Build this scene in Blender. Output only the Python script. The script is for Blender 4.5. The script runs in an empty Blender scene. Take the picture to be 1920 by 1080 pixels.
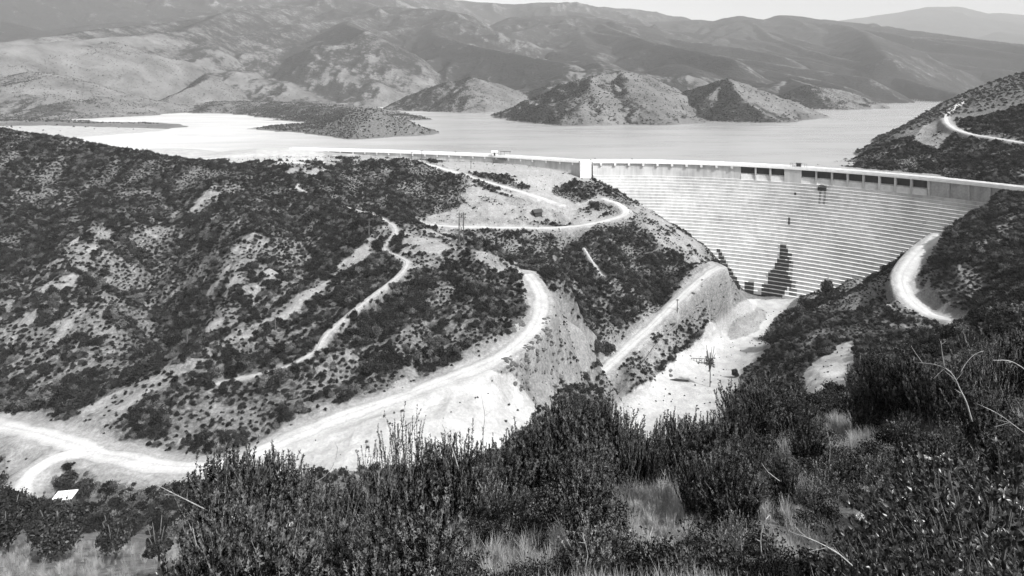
import bpy, math, random
import numpy as np
R = math.radians
rng = np.random.default_rng(7)
random.seed(7)
sc = bpy.context.scene
COL = sc.collection
# ------------------------------------------------------------------ frame of reference
F, HX, HY, CZ = 1100.0, 960.0, 164.0, 43.2      # focal length in photo pixels, principal column, horizon row, eye height over the dam crest
def P(px, py, d):                               # a point seen at photo pixel (px,py), d metres up the canyon
    return ((px-HX)/F*d, d, CZ-(py-HY)/F*d)
LAKE = -2.2
# ------------------------------------------------------------------ noise
def _hash(ix, iy, seed):
    h = (ix.astype(np.int64)*374761393 + iy.astype(np.int64)*668265263 + seed*974711) & 0xFFFFFFFF
    h = ((h ^ (h >> 13))*1274126177) & 0xFFFFFFFF
    h = h ^ (h >> 16)
    return (h & 0xFFFF)/65535.0
def vnoise(x, y, seed=0):
    ix = np.floor(x); iy = np.floor(y); fx = x-ix; fy = y-iy
    fx = fx*fx*fx*(fx*(fx*6-15)+10); fy = fy*fy*fy*(fy*(fy*6-15)+10)
    a = _hash(ix, iy, seed); b = _hash(ix+1, iy, seed); c = _hash(ix, iy+1, seed); d = _hash(ix+1, iy+1, seed)
    return (a+(b-a)*fx)*(1-fy)+(c+(d-c)*fx)*fy
def fbm(x, y, oct=4, seed=0, gain=.5):
    s = 0*x; amp = 1; tot = 0
    for o in range(oct):
        c, sn = math.cos(o*1.1), math.sin(o*1.1)
        s = s+amp*vnoise((x*c-y*sn)*2**o+17*o, (x*sn+y*c)*2**o-9*o, seed+o*13); tot += amp; amp *= gain
    return s/tot*2-1                            # about -1..1
def ridged(x, y, oct=4, seed=0):
    s = 0*x; amp = 1; tot = 0
    for o in range(oct):
        s = s+amp*(1-np.abs(2*vnoise(x*2**o+31*o, y*2**o+7*o, seed+o*13)-1)); tot += amp; amp *= .5
    return s/tot                                # 0..1, 1 on ridges
def sstep(a, b, x):
    t = np.clip((x-a)/(b-a), 0, 1); return t*t*(3-2*t)
def inpoly(px, py, poly):
    ins = np.zeros(px.shape, bool); n = len(poly)
    for i in range(n):
        x0, y0 = poly[i]; x1, y1 = poly[(i+1) % n]
        if y0 == y1: continue
        c = ((y0 > py) != (y1 > py)) & (px < (x1-x0)*(py-y0)/(y1-y0)+x0)
        ins ^= c
    return ins
# ------------------------------------------------------------------ the dam's curve
DC = (54.1, 152.5); DR = 190.0; Z_STEP = -8.0; RISE = 1.52
NST = 33
runs = [0.95+0.016*i for i in range(NST)]
offs = np.concatenate([[0], np.cumsum(runs)])    # inward offset after each tread
def dam_off(z):
    t = np.clip((Z_STEP-z)/RISE, 0, NST); return np.interp(t, np.arange(NST+1), offs)
def arc(a, r, z=0.0):                            # a in degrees clockwise from up-canyon
    return (DC[0]+r*math.sin(R(a)), DC[1]+r*math.cos(R(a)), z)
def dam_hit(px, py):                             # where the sight line meets the downstream face
    lo = None
    for d in np.arange(200, 360, .25):
        x, y, z = P(px, py, d)
        rr = math.hypot(x-DC[0], y-DC[1])
        if rr >= DR-float(dam_off(z)): return (x, y, z)
    return (x, y, z)
def dam_depth(px, py): return dam_hit(px, py)[1]
def ang_of(px, r=DR, z=-3):
    lo, hi = -20., 80.
    for _ in range(50):
        m = (lo+hi)/2; x, y, _z = arc(m, r)
        if HX+x/y*F < px: lo = m
        else: hi = m
    return (lo+hi)/2
# ------------------------------------------------------------------ roads and trails: (photo column, row, metres up the canyon)
ROADS = {
 'canyon_road': (4.6, [(-260,770,122),(-120,785,115),(0,799,109),(80,815,104.5),(150,836,101),(220,856,98),(300,872,96.5),(360,876,96),(420,872,96.8),(480,850,99.5),(540,822,103),(640,782,109.5),(750,745,116),(830,715,121),(900,688,126.5),(960,655,134),(1000,615,145.5),(1014,580,156),(1012,550,168),(1000,527,180),(985,512,190)]),
 'side_track': (3.4, [(190,846,100),(130,852,98.5),(85,868,96.5),(55,892,93.5),(42,920,90.5),(36,950,87)]),
 'valley_road': (4.6, [(1085,742,184),(1110,715,190),(1150,676,203),(1210,622,220),(1250,583,230),(1290,545,239),(1325,515,247),(1350,500,251)]),
 'bench_road': (4.4, [(770,415,262),(800,421,268),(860,425,273),(950,427,277),(1040,427,282),(1100,421,288),(1150,410,297),(1175,398,304),(1160,383,311),(1130,372,318)]),
 'dike_road': (3.6, [(780,303,336),(830,316,329),(880,332,321),(940,349,314),(1000,367,308),(1050,383,303)]),
 'abutment_road': (6.2, [(1765,440,238),(1735,462,229),(1708,490,219),(1692,520,209),(1700,552,199),(1722,575,191),(1750,592,185),(1790,600,179)]),
 'lakeside_road': (3.2, [(1808,190,425),(1785,205,400),(1774,222,376),(1785,238,356),(1815,250,338),(1860,258,322),(1920,268,305),(2010,282,285)]),
}
TRAILS = {
 'ridge_trail': (1.0, [(610,318,283),(580,332,275),(556,350,266),(590,366,256),(640,385,241),(690,400,222),(712,408,212)]),
 'hillock_trail': (1.3, [(712,408,212),(735,422,204),(742,436,197),(728,455,189),(722,468,184),(745,480,177),(764,492,170),(755,510,164),(725,535,157),(690,562,150.5),(650,595,143),(615,625,136.5),(597,655,130.5)]),
 'lower_trail': (1.0, [(597,655,130.5),(560,677,127),(520,693,125),(460,708,123.5),(400,722,121)]),
 'slope_trail': (.9, [(1095,465,262),(1110,490,252),(1128,515,243),(1150,538,236)]),
}
# ------------------------------------------------------------------ terrain controls: ground seen (or inferred) at photo pixel, metres up the canyon
CT = []
def c(*pts): CT.extend(pts)
for w_, pts in list(ROADS.values())+list(TRAILS.values()): c(*pts)
# the slope under the photographer's feet
for px, rows in {-500:[(1.2,1600),(3,1500),(6,1440),(10,1300),(16,1200),(25,1100),(40,1020),(60,985),(80,930)],
                 0:[(1.2,1560),(3,1484),(6,1392),(10,1260),(16,1185),(25,1095),(32,1045),(40,1015),(60,985),(80,945)],
                 500:[(1.2,1520),(3,1330),(6,1190),(10,1100),(16,1060),(25,1045),(40,1030),(60,1005),(80,960)],
                 960:[(1.2,1500),(3,1190),(6,1030),(10,965),(16,940),(25,945),(40,965),(60,985),(82,950)],
                 1300:[(1.2,1490),(3,1190),(6,1010),(10,925),(16,882),(25,880),(40,890),(60,890),(90,870),(120,850),(150,830)],
                 1550:[(1.2,1490),(3,1220),(6,1030),(10,920),(16,835),(25,790),(40,770),(60,762),(90,745)],
                 1750:[(1.2,1490),(3,1240),(6,1040),(10,905),(16,800),(25,735),(40,705),(60,678),(90,655)],
                 1950:[(1.2,1490),(3,1240),(6,1030),(10,880),(16,760),(25,685),(40,650),(60,622),(90,590),(130,545)],
                 2400:[(1.2,1400),(3,930),(6,790),(10,690),(16,625),(25,580),(40,540),(60,500),(90,460),(130,420),(200,330),(300,230)]}.items():
    c(*[(px, y, d) for d, y in rows])
# below the road: spoil slope and gully
c((200,905,92.5),(60,880,97),(100,935,91),(-150,860,100),(320,925,88),(420,925,88),(560,862,97.5),(640,870,96.5),(700,850,99),(760,820,104),(850,790,109),(850,840,103),(900,780,112),(900,840,105),
  (960,800,115),(960,860,105),(1000,745,131),(1030,790,124),(1060,705,151),(1090,765,150),(1100,850,115),(1140,780,150),(1150,850,125),(1200,860,150),(1050,650,153),(1060,600,165),(1090,630,181),(1075,670,166),(1030,655,149),
  (1080,690,168),(1100,640,190),(1080,570,190),(1055,545,188),(1045,520,196),(1128,645,201),(1112,668,194),(950,720,126),(1020,680,141))
# floor of the canyon
FL = -57.0
def fl(px, py): return (px, py, (CZ-FL)*F/(py-HY))
c(*[fl(*q) for q in [(1185,800),(1160,765),(1230,745),(1250,700),(1300,660),(1345,615),(1395,575),(1430,560),(1480,560),(1300,800),(1300,730),(1340,780),(1390,700),(1410,650),(1430,610),(1440,642),(1449,622),(1380,620),(1470,575),(1250,790)]])
# bank between the valley road and the floor
c((1150,725,180),(1190,700,192),(1240,640,215),(1290,590,232),(1330,560,243),(1365,530,251),(1385,545,258))
# side canyon and its far slope
c((950,470,253),(880,450,258),(1000,495,239),(1050,540,225),(1100,590,214),(1150,640,208),(1040,470,256),(1150,470,266),(1200,450,280),(1200,520,251),(1150,560,236),(1170,590,226),(1190,600,223),(1250,470,276),
  (1250,520,257),(1300,500,263),(1230,570,234),(1110,620,208),(1210,410,303),(1120,450,276))
c((820,445,243),(900,478,226),(760,440,240),(1000,540,215),(700,420,243),(960,500,222),(1020,545,205))     # hidden bottom behind the hillock
# hillock
c((870,452,190),(800,428,203),(760,408,212),(920,465,186),(960,492,184),(985,520,182),(850,500,172),(950,560,160),(900,560,156),(800,560,152),(850,620,139),(930,620,143),(800,660,131),(700,640,134),(700,700,122),(760,700,122),(640,720,120),(560,745,114),(990,580,155),
  (480,760,111),(400,800,105),(330,830,101.5),(250,815,104),(980,545,168))
# ridge on the left of the hillock
c((690,445,196),(640,495,181),(560,560,160),(450,636,139),(350,690,124),(270,735,115),(190,790,106.5),(520,620,142),(420,690,125),(620,580,148),(660,530,162))
# left valley
c((20,742,124),(120,712,133),(200,690,138),(320,645,158),(335,590,176),(300,500,200),(285,555,187),(430,600,157),(450,520,182),(520,560,170),(560,500,187),(600,470,196),(100,770,114),(250,720,124),(400,620,152),(500,590,161),(-200,760,126),
  (640,425,214),(560,420,226),(480,450,203),(420,480,200),(660,410,220))
# left hill
c((0,250,300),(130,263,296),(250,285,290),(370,306,284),(440,326,279),(520,340,271),(-250,235,310),(0,350,263),(150,340,268),(300,340,268),(430,352,261),(330,405,229),(180,436,208),(130,492,189),(0,570,167),(0,450,213),(80,400,238),
  (240,470,202),(80,620,155),(200,580,162),(-250,420,225),(-250,560,170),(230,380,247),(420,410,232),(0,660,143),(500,390,244))
# behind the left hill down to the lake
c((0,290,380),(130,305,370),(250,310,352),(370,322,330),(440,332,310),(-300,285,390),(0,290,460),(200,295,440),(330,300,400),(500,310,300))
# the hill before the dike
c((540,300,318),(500,300,330),(600,308,310),(690,300,328),(745,302,330),(790,304,334),(640,340,284),(700,340,297),(700,375,272),(760,370,283),(800,385,284),(850,350,303),(900,390,287),(980,400,291),(1050,405,292),(860,410,279),(760,400,268),(650,318,306),
  (460,302,345),(430,300,370),(1100,385,304),(740,335,303),(820,335,314))
# at the foot of the dike
DIKE = [(545,280,414),(640,281,406),(720,283,399),(810,286,388),(900,290,377),(1000,296,360),(1092,302,344)]
DIKE = [(a_, 164+CZ*F/d_, d_) for a_, b_, d_ in DIKE]
c((560,294,385),(640,296,378),(720,298,371),(810,299,366),(900,305,360),(960,309,353),(1020,318,345),(1060,328,340),(1040,350,331),(1095,337,337),(950,325,338),(1000,340,328),(1060,370,314),(1120,350,324),(880,318,340))
c((500,284,410),(450,288,415),(470,283,440),(400,292,430))
# left and right abutments: ground meeting the steps
LEFTC = [(1112,336),(1150,360),(1205,390),(1245,415),(1285,441),(1330,470),(1352,500),(1375,528),(1398,550)]
RIGHTC = [(1878,372),(1840,386),(1790,412),(1740,440),(1690,467),(1640,495),(1590,525),(1540,553),(1500,562)]
def fill(L, k=3): return [(L[i][0]+(L[i+1][0]-L[i][0])*j/k, L[i][1]+(L[i+1][1]-L[i][1])*j/k) for i in range(len(L)-1) for j in range(k)]+[L[-1]]
for q in fill(LEFTC)+fill(RIGHTC):
    c((q[0], q[1], dam_depth(*q)))
for px, py in [(1420,556),(1460,557)]: c((px, py, dam_depth(px, py)-.5))
for a_, z_ in [(2,-22),(8,-30),(14,-40),(20,-52),(26,-64),(32,-66),(38,-60),(44,-48),(50,-36),(55,-22)]:   # bedrock under the concrete
    for dr in (1.0, -9.0):
        rr = DR-float(dam_off(max(z_, -57)))+8+dr*0; x, y, _ = arc(a_, rr+dr*.3); CT.append((HX+x/y*F, HY+(CZ-(z_-3))/y*F, y))
for a_ in range(-2, 62, 6):
    x, y, _ = arc(a_, 203); CT.append((HX+x/y*F, HY+(CZ+(14 if a_ < 50 else 9))/y*F, y))
# right bank
c((1870,362,252),(1920,362,248),(1900,380,236),(1850,400,228),(1800,430,222),(1920,450,200),(1850,480,192),(1780,520,196),(1640,520,232),(1600,545,236),(1560,560,240),(1530,575,236),(1500,600,224),(1480,620,222),(1478,656,196),(1500,640,192),
  (1560,600,205),(1620,560,214),(1640,600,188),(1700,620,165),(1600,650,165),(1540,690,152),(1580,690,146),(1610,655,152),(1520,735,138),(1600,735,128),(1680,680,125),(1450,720,162),(1400,740,182),(1420,790,140),(1850,560,160),(1800,620,130),
  (1920,520,165),(2050,360,230),(2050,450,185),(2300,330,230),(1660,560,205))
# hill on the lake side of the right abutment
c((1616,304,354),(1640,276,368),(1665,259,382),(1700,236,402),(1740,212,425),(1780,190,445),(1850,161,455),(1920,139,460),(2050,100,460),(2300,40,470),(1660,300,335),(1700,280,350),(1760,280,335),(1740,250,368),(1850,300,296),(1800,300,312),(1750,318,318),(1890,318,276),(1850,335,275),
  (1920,320,268),(1850,220,370),(1920,220,350),(2100,250,300),(1700,325,312),(1680,250,420),(1780,200,520),(1900,165,560),(2100,130,580),(1640,310,372))
# bottom of the lake
for px in range(-700, 2500, 200):
    for d in (640, 760): CT.append((px, HY+(CZ+14)/d*F, d))
for px in range(500, 1600, 120):
    for d in (450, 530): CT.append((px, HY+(CZ+12)/d*F, d))
for px in (560,700,800,900,1000,1080):
    dd = np.interp(px, [q[0] for q in DIKE], [q[2] for q in DIKE])+14; CT.append((px, HY+(CZ+9)/dd*F, dd))
CT = np.array(CT, float)
key = np.round(np.stack([CT[:,0]/4, np.log(CT[:,2])*300]), 0)
_, keep = np.unique(key, axis=1, return_index=True); CT = CT[np.sort(keep)]
ca = (CT[:,0]-HX)/F; cv = np.log(CT[:,2]); cw = (CT[:,1]-HY)/F
def phi(r2): return np.sqrt(r2+.012**2)
KV = 1.0
D2 = (ca[:,None]-ca[None])**2+(KV*(cv[:,None]-cv[None]))**2
n = len(ca)
A = np.zeros((n+3, n+3)); A[:n,:n] = phi(D2)-np.eye(n)*.0015
A[:n,n] = 1; A[:n,n+1] = ca; A[:n,n+2] = cv; A[n:,:n] = A[:n,n:].T
sol = np.linalg.solve(A, np.concatenate([cw, [0,0,0]]))
def rbf(a, v):
    out = np.empty(a.shape); fa = a.ravel(); fv = v.ravel(); fo = out.ravel()
    for i in range(0, fa.size, 20000):
        aa = fa[i:i+20000]; vv = fv[i:i+20000]
        K = phi((aa[:,None]-ca[None])**2+(KV*(vv[:,None]-cv[None]))**2)
        fo[i:i+20000] = K@sol[:n]+sol[n]+sol[n+1]*aa+sol[n+2]*vv
    return fo.reshape(a.shape)
A0, A1 = -1.36, 1.36
va_c = np.linspace(A0, A1, 340); vv_c = np.linspace(math.log(1.2), math.log(760), 560)
GW = rbf(*np.meshgrid(va_c, vv_c))
def bil(G, xs, ys, x, y):
    fx = np.clip((x-xs[0])/(xs[1]-xs[0]), 0, len(xs)-1.001); fy = np.clip((y-ys[0])/(ys[1]-ys[0]), 0, len(ys)-1.001)
    ix = fx.astype(int); iy = fy.astype(int); fx = fx-ix; fy = fy-iy
    return (G[iy,ix]*(1-fx)+G[iy,ix+1]*fx)*(1-fy)+(G[iy+1,ix]*(1-fx)+G[iy+1,ix+1]*fx)*fy
# ------------------------------------------------------------------ hills round the lake: crest lines with flank slopes
RIDGES = [  # slope, crest rounding, noise share, crest points
 (.30, 6, .3, [(520,222,870),(600,216,830),(645,212,780),(680,213,710)]),
 (.50, 4, .3, [(640,238,612),(655,222,600),(675,209,590),(695,206,585),(735,220,580),(780,241,571),(812,252,567)]),
 (.50, 4, .3, [(695,206,585),(690,225,556),(685,246,537)]),
 (.10, 8, .4, [(484,238.5,672),(560,233,668),(640,230,655)]),
 (.20, 5, .4, [(458,226,815),(540,224,815),(620,220,790)]),
 (.06, 6, .3, [(-250,218,820),(-50,222,770),(40,227,725),(82,232,680)]),
 (.16, 6, .5, [(180,199,1230),(330,192,1210),(450,190,1180),(540,192,1100),(620,196,980),(690,206,870)]),
 (.22, 6, .4, [(20,214,950),(90,197,930),(135,190,930),(180,200,930),(230,209,960)]),
 (.5, 10, .5, [(765,194,1300),(800,176,1240),(850,154,1230),(885,146,1240),(940,160,1330),(1000,180,1420),(1060,190,1500)]),
 (.45, 6, .3, [(885,146,1240),(878,168,1170),(872,200,1130)]),
 (.55, 8, .6, [(955,215,968),(1010,190,925),(1060,164,900),(1110,144,900),(1165,134,930),(1205,142,950),(1240,165,960),(1270,196,960)]),
 (.42, 6, .3, [(1110,144,900),(1106,168,810),(1085,205,745),(1065,232,712)]),
 (.42, 6, .3, [(1165,134,930),(1180,175,810),(1190,208,745),(1200,236,702)]),
 (.30, 4, .3, [(1180,200,760),(1225,226,722),(1256,236,702)]),
 (.60, 6, .5, [(1290,222,850),(1330,176,865),(1365,148,900),(1410,165,950),(1450,188,1010),(1475,202,1060)]),
 (.42, 4, .3, [(1365,148,900),(1390,182,830),(1425,210,778),(1452,230,752)]),
 (.42, 8, .5, [(1430,165,1400),(1480,148,1500),(1520,160,1350),(1560,182,1270),(1600,202,1230)]),
 (.28, 8, .4, [(1480,146,1900),(1540,150,2050),(1600,165,1960),(1655,186,1900)]),
 (.25, 10, .4, [(1560,150,3300),(1680,142,3300),(1760,148,3400),(1850,158,3300),(1960,150,3300)]),
 (.30, 10, .5, [(-120,150,1100),(0,142,1080),(70,136,1060),(130,158,1040),(185,182,1000)]),
 (.34, 14, .6, [(210,182,1420),(260,150,1480),(310,124,1520),(360,107,1560),(420,118,1560),(500,146,1500),(575,182,1380)]),
 (.34, 14, .6, [(470,150,2000),(540,112,2050),(610,96,2100),(690,118,2050),(760,160,1950)]),
 (.30, 20, .6, [(-100,-10,1900),(0,40,1950),(60,75,1900),(140,118,1800),(220,150,1700)]),
 (.36, 25, .7, [(200,110,2200),(250,70,2400),(300,44,2500),(350,26,2600),(420,20,2700),(480,10,2850),(560,4,3000),(620,-6,3100),(690,8,3000),(780,17,2950),(830,22,2900),(880,50,2700),(930,85,2450),(990,120,2200)]),
 (.36, 25, .7, [(420,20,2700),(450,70,2250),(520,110,1900)]),
 (.36, 25, .7, [(690,8,3000),(680,60,2500),(720,95,2200),(760,130,1950)]),
 (.40, 40, .7, [(-200,-90,3600),(0,-70,3800),(200,-40,3900),(330,-30,4000),(480,-60,4100),(620,-40,4300),(760,-6,4800),(870,2,5000),(960,8,5000),(1040,6,4900),(1100,11,5000),(1180,17,5400),(1260,32,5800),(1310,42,5600)]),
 (.36, 30, .7, [(880,75,2800),(950,48,3200),(1020,30,3500),(1080,28,3500),(1140,36,3400),(1200,50,3300),(1260,62,3300)]),
 (.36, 30, .7, [(1080,28,3500),(1090,70,2700),(1110,108,2000),(1130,128,1500)]),
 (.34, 30, .7, [(1200,50,3300),(1230,90,2500),(1290,130,1700)]),
 (.38, 30, .5, [(1180,45,4700),(1280,37,4600),(1340,39,4500),(1385,29,4400),(1425,38,4400),(1460,29,4300),(1490,30,4300),(1540,36,4250),(1600,42,4200),(1680,60,4100),(1750,76,4050),(1820,92,4000),(1870,108,3950),(1930,124,3900),(2100,150,3900)]),
 (.34, 25, .6, [(1385,29,4400),(1370,80,3300),(1350,120,2400),(1380,140,1900)]),
 (.34, 25, .6, [(1540,36,4250),(1530,90,3300),(1560,130,2700)]),
 (.36, 60, .3, [(1500,60,9500),(1580,38,9300),(1660,27,9200),(1740,14,9000),(1790,12,9000),(1830,26,9000),(1870,24,9000),(1960,32,9000),(2200,30,9000)]),
 (.36, 60, .3, [(1780,92,7000),(1830,70,7000),(1870,60,7000),(1930,66,7000),(2100,60,7000)]),
 (.03, 10, .3, [(-300,232,660),(0,236.5,640),(60,237,625),(110,247,585),(160,264,520),(205,279,470)]),
 (.12, 4, .3, [(215,289,425),(260,282,410),(300,279,405),(345,289,398)]),
 (.10, 4, .3, [(470,287,400),(500,281,398),(540,281,400),(570,286,396)]),
]
LE = ([-900,100,230,450,690,760,1000,1300,1500,1640,1690,1900,2400],[1000,1050,1160,1180,1880,1950,1600,1500,1600,2400,3350,3450,3400])
RW = []
for k_, r_, q_, pts in RIDGES:
    W = np.array([P(*p) for p in pts]); RW.append((k_, r_, q_, W))
rs_ = np.random.default_rng(77)
for k_, r_, q_, W in list(RW):
    L = float(np.mean(W[:,1]))
    if L < 1250 or k_ < .3 or L > 6500: continue
    for i in range(len(W)-1):
        ln = np.linalg.norm(W[i+1]-W[i]); m_ = max(1, int(ln/(90+L*.05)))
        for j in range(m_):
            p = W[i]+(W[i+1]-W[i])*((j+rs_.uniform(.2, .8))/m_)
            if p[2] < 45: continue
            tot = (p[2]-5)/(k_*.62)*rs_.uniform(.6, 1.0); ang = rs_.normal(-.12, .42); q = p*1.0; q[2] -= .04*p[2]; S = [q.copy()]
            for t in range(4):
                ang += rs_.normal(0, .16); st = tot/4
                q = q+np.array([math.sin(ang)*st, -math.cos(ang)*st, -(p[2]-5)*.96/4*rs_.uniform(.7, 1.1)*tot*(k_*.62)/(p[2]-5)]); S.append(q.copy())
            RW.append((min(.62, k_*1.75), 5+r_*.25, .35, np.array(S)))
print('RIDGELINES', len(RW))
def hills_z(X, Y):
    px = HX+X/Y*F
    base = np.clip((Y-np.interp(px, *LE))*.035, -14, 140)
    h = base+0
    for k_, r_, q_, W in RW:
        L = float(np.mean(W[:,1]))
        hh = np.full(X.shape, -1e9)
        reach = (W[:,2].max()+20)/max(k_, .02)*2.2
        m = (X > W[:,0].min()-reach) & (X < W[:,0].max()+reach) & (Y > W[:,1].min()-reach) & (Y < W[:,1].max()+reach)
        if not m.any(): continue
        x = X[m]; y = Y[m]; best = np.full(x.shape, -1e9)
        wl = max(60., L*.09)
        nz = np.clip(fbm(x/wl, y/wl, 4, int(L) % 97)*q_*.5+(.5-ridged(x/(wl*1.5), y/(wl*1.5), 5, int(L) % 89+3))*q_*2.0, -.9, 1.5)
        for i in range(len(W)-1):
            p, d = W[i], W[i+1]-W[i]; l2 = d[0]**2+d[1]**2
            t = np.clip(((x-p[0])*d[0]+(y-p[1])*d[1])/l2, 0, 1)
            dist = np.hypot(x-p[0]-t*d[0], y-p[1]-t*d[1]); zc = p[2]+t*d[2]
            best = np.maximum(best, zc-k_*(np.sqrt(dist**2+r_**2)-r_+nz*np.minimum(dist, wl*.85)))
        hh[m] = best+fbm(x/(wl*.25), y/(wl*.25), 4, 5)*np.clip(L*.0016, .4, 9)*np.clip(best-LAKE, 0, 6)/6
        h = np.maximum(h, hh)
    return h
def near_z(X, Y):
    w = bil(GW, va_c, vv_c, X/Y, np.log(Y))
    z = CZ-w*Y
    s = sstep(15, 120, Y)
    rough = fbm(X/26, Y/26, 4, 3)*2.0*s*sstep(5, 0, np.abs(z-FL)*0+np.where(z < FL+3, 9, 0))
    rough = rough+(ridged(X/17, Y/17, 4, 11)-.6)*2.4*s*np.where(z < FL+2.5, .05, 1)+fbm(X/2.2, Y/2.2, 3, 21)*.10*np.clip(Y/30, .25, 1.6)
    lim = sstep(345, 420, Y)*(X < 190)
    near_dam = np.where((X > 46) & (Y > 150) & (Y < 350), np.abs(np.hypot(X-DC[0], Y-DC[1])-(DR-dam_off(z))), 99.)
    rough = rough*(.12+.88*sstep(2, 16, near_dam))
    return z+rough*(1-.75*lim)*np.where((Y > 330) & (X < 60), .35, 1)
def dense(W, step=1.0):
    W = np.array(W, float); out = [W[0]]
    M = [W[0]]                                   # Catmull-Rom through the points
    for i in range(len(W)-1):
        p0 = W[max(i-1,0)]; p1 = W[i]; p2 = W[i+1]; p3 = W[min(i+2,len(W)-1)]
        k = max(2, int(np.linalg.norm(p2-p1)/step))
        for j in range(1, k+1):
            t = j/k
            M.append(.5*((2*p1)+(-p0+p2)*t+(2*p0-5*p1+4*p2-p3)*t*t+(-p0+3*p1-3*p2+p3)*t**3))
    return np.array(M)
def line_dist(X, Y, W):                          # distance to a polyline and the height there
    bd = np.full(X.shape, 1e9); bz = np.zeros(X.shape)
    for i in range(len(W)-1):
        p, d = W[i], W[i+1]-W[i]; l2 = d[0]**2+d[1]**2+1e-9
        t = np.clip(((X-p[0])*d[0]+(Y-p[1])*d[1])/l2, 0, 1)
        q = np.hypot(X-p[0]-t*d[0], Y-p[1]-t*d[1]); m = q < bd
        bd[m] = q[m]; bz[m] = (p[2]+t*d[2])[m]
    return bd, bz
LINES = {}
for nm, (w_, pts) in {**ROADS, **TRAILS}.items():
    W = dense([P(*p) for p in pts], 2.5)
    LINES[nm] = (w_, W)
# the working grid of the near ground: columns by bearing, rows by log distance
GA = np.linspace(A0, A1, 1000)
GV = np.concatenate([np.linspace(math.log(1.2), math.log(60), 330)[:-1], np.linspace(math.log(60), math.log(640), 860)])
aa, vv = np.meshgrid(GA, GV)
GY = np.exp(vv); GX = aa*GY
GZ = near_z(GX, GY)
far = GY > 380
GZ[far] = np.maximum(GZ[far], hills_z(GX[far], GY[far]))
HOLLOW = np.zeros(GZ.shape)
for dep, wid, pts in [(-6, 9, [(335,352,262),(312,430,228),(300,500,203),(295,570,184),(322,645,157)]), (-5, 8, [(100,330,272),(70,430,222),(45,540,180),(20,640,150),(15,735,126)]), (-4, 7, [(520,360,258),(590,420,222),(590,490,194),(500,580,163),(420,640,150)]),
                      (-3.5, 6, [(860,480,178),(840,560,153),(800,650,132)]), (-3, 6, [(945,500,181),(925,570,158),(900,630,143)]), (-3, 5, [(720,560,158),(690,640,136),(640,700,123)]), (-3, 5, [(180,290,292),(200,360,255),(230,410,232)]), (-4, 7, [(1060,430,283),(1080,500,243),(1120,580,219)]),
                      (-3.5, 6, [(1180,420,292),(1220,500,258),(1250,560,237)]), (-3.5, 6, [(700,330,300),(680,365,275),(690,395,245)]), (-3, 6, [(820,330,318),(790,370,290),(770,405,270)]),
                      (4.5, 9, [(430,352,261),(335,403,229),(190,430,209),(125,500,187),(60,570,165)]), (4, 8, [(440,380,243),(465,450,205),(445,540,177),(410,620,155)]), (2.5, 6, [(690,445,196),(560,560,160),(450,636,139),(350,690,124)]), (2.5, 5, [(890,480,178),(885,560,154),(860,640,137)]), (3, 6, [(1130,430,287),(1150,500,250),(1175,570,227)]),
                      (-4, 8, [(1900,450,200),(1800,560,165),(1700,640,140)]), (-4, 7, [(1850,420,220),(1720,500,208),(1600,580,208)]), (3, 7, [(1900,410,222),(1740,540,190),(1600,600,200)])]:
    W = dense([P(*p) for p in pts], 3); m = (GX > W[:,0].min()-30) & (GX < W[:,0].max()+30) & (GY > W[:,1].min()-30) & (GY < W[:,1].max()+30)
    x = GX[m]; y = GY[m]; d, _ = line_dist(x+fbm(x/9, y/9, 3, 81)*5, y+fbm(x/9, y/9, 3, 82)*5, W)
    e = np.exp(-(d/wid)**1.5); GZ[m] += dep*e; HOLLOW[m] += -np.sign(dep)*e*min(1, abs(dep)/4)
ROADM = np.full(GZ.shape, 99.0)                  # metres from the nearest road edge
for nm, (w_, W) in LINES.items():
    pad = 12 if nm in ROADS else 5
    m = (GX > W[:,0].min()-pad) & (GX < W[:,0].max()+pad) & (GY > W[:,1].min()-pad) & (GY < W[:,1].max()+pad)
    d, z = line_dist(GX[m], GY[m], W)
    sh = 3.2 if nm in ROADS else 1.6
    k = 1-sstep(w_/2+.3, w_/2+sh, d)
    GZ[m] = GZ[m]*(1-k)+z*k
    ROADM[m] = np.minimum(ROADM[m], (d-w_/2)*(1 if nm in ROADS else 3.0))
fy_i = lambda Y: np.interp(np.log(Y), GV, np.arange(len(GV)))
def sample(G, X, Y):
    X = np.asarray(X, float); Y = np.asarray(Y, float)
    fx = np.clip((X/Y-A0)/(A1-A0)*(len(GA)-1), 0, len(GA)-1.001); fy = np.clip(fy_i(Y), 0, len(GV)-1.001)
    ix = fx.astype(int); iy = fy.astype(int); fx = fx-ix; fy = fy-iy
    return (G[iy,ix]*(1-fx)+G[iy,ix+1]*fx)*(1-fy)+(G[iy+1,ix]*(1-fx)+G[iy+1,ix+1]*fx)*fy
def T(X, Y): return sample(GZ, X, Y)
def ground_at(px, d): 
    x = (px-HX)/F*d; return (x, d, float(T(x, d)))
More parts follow.
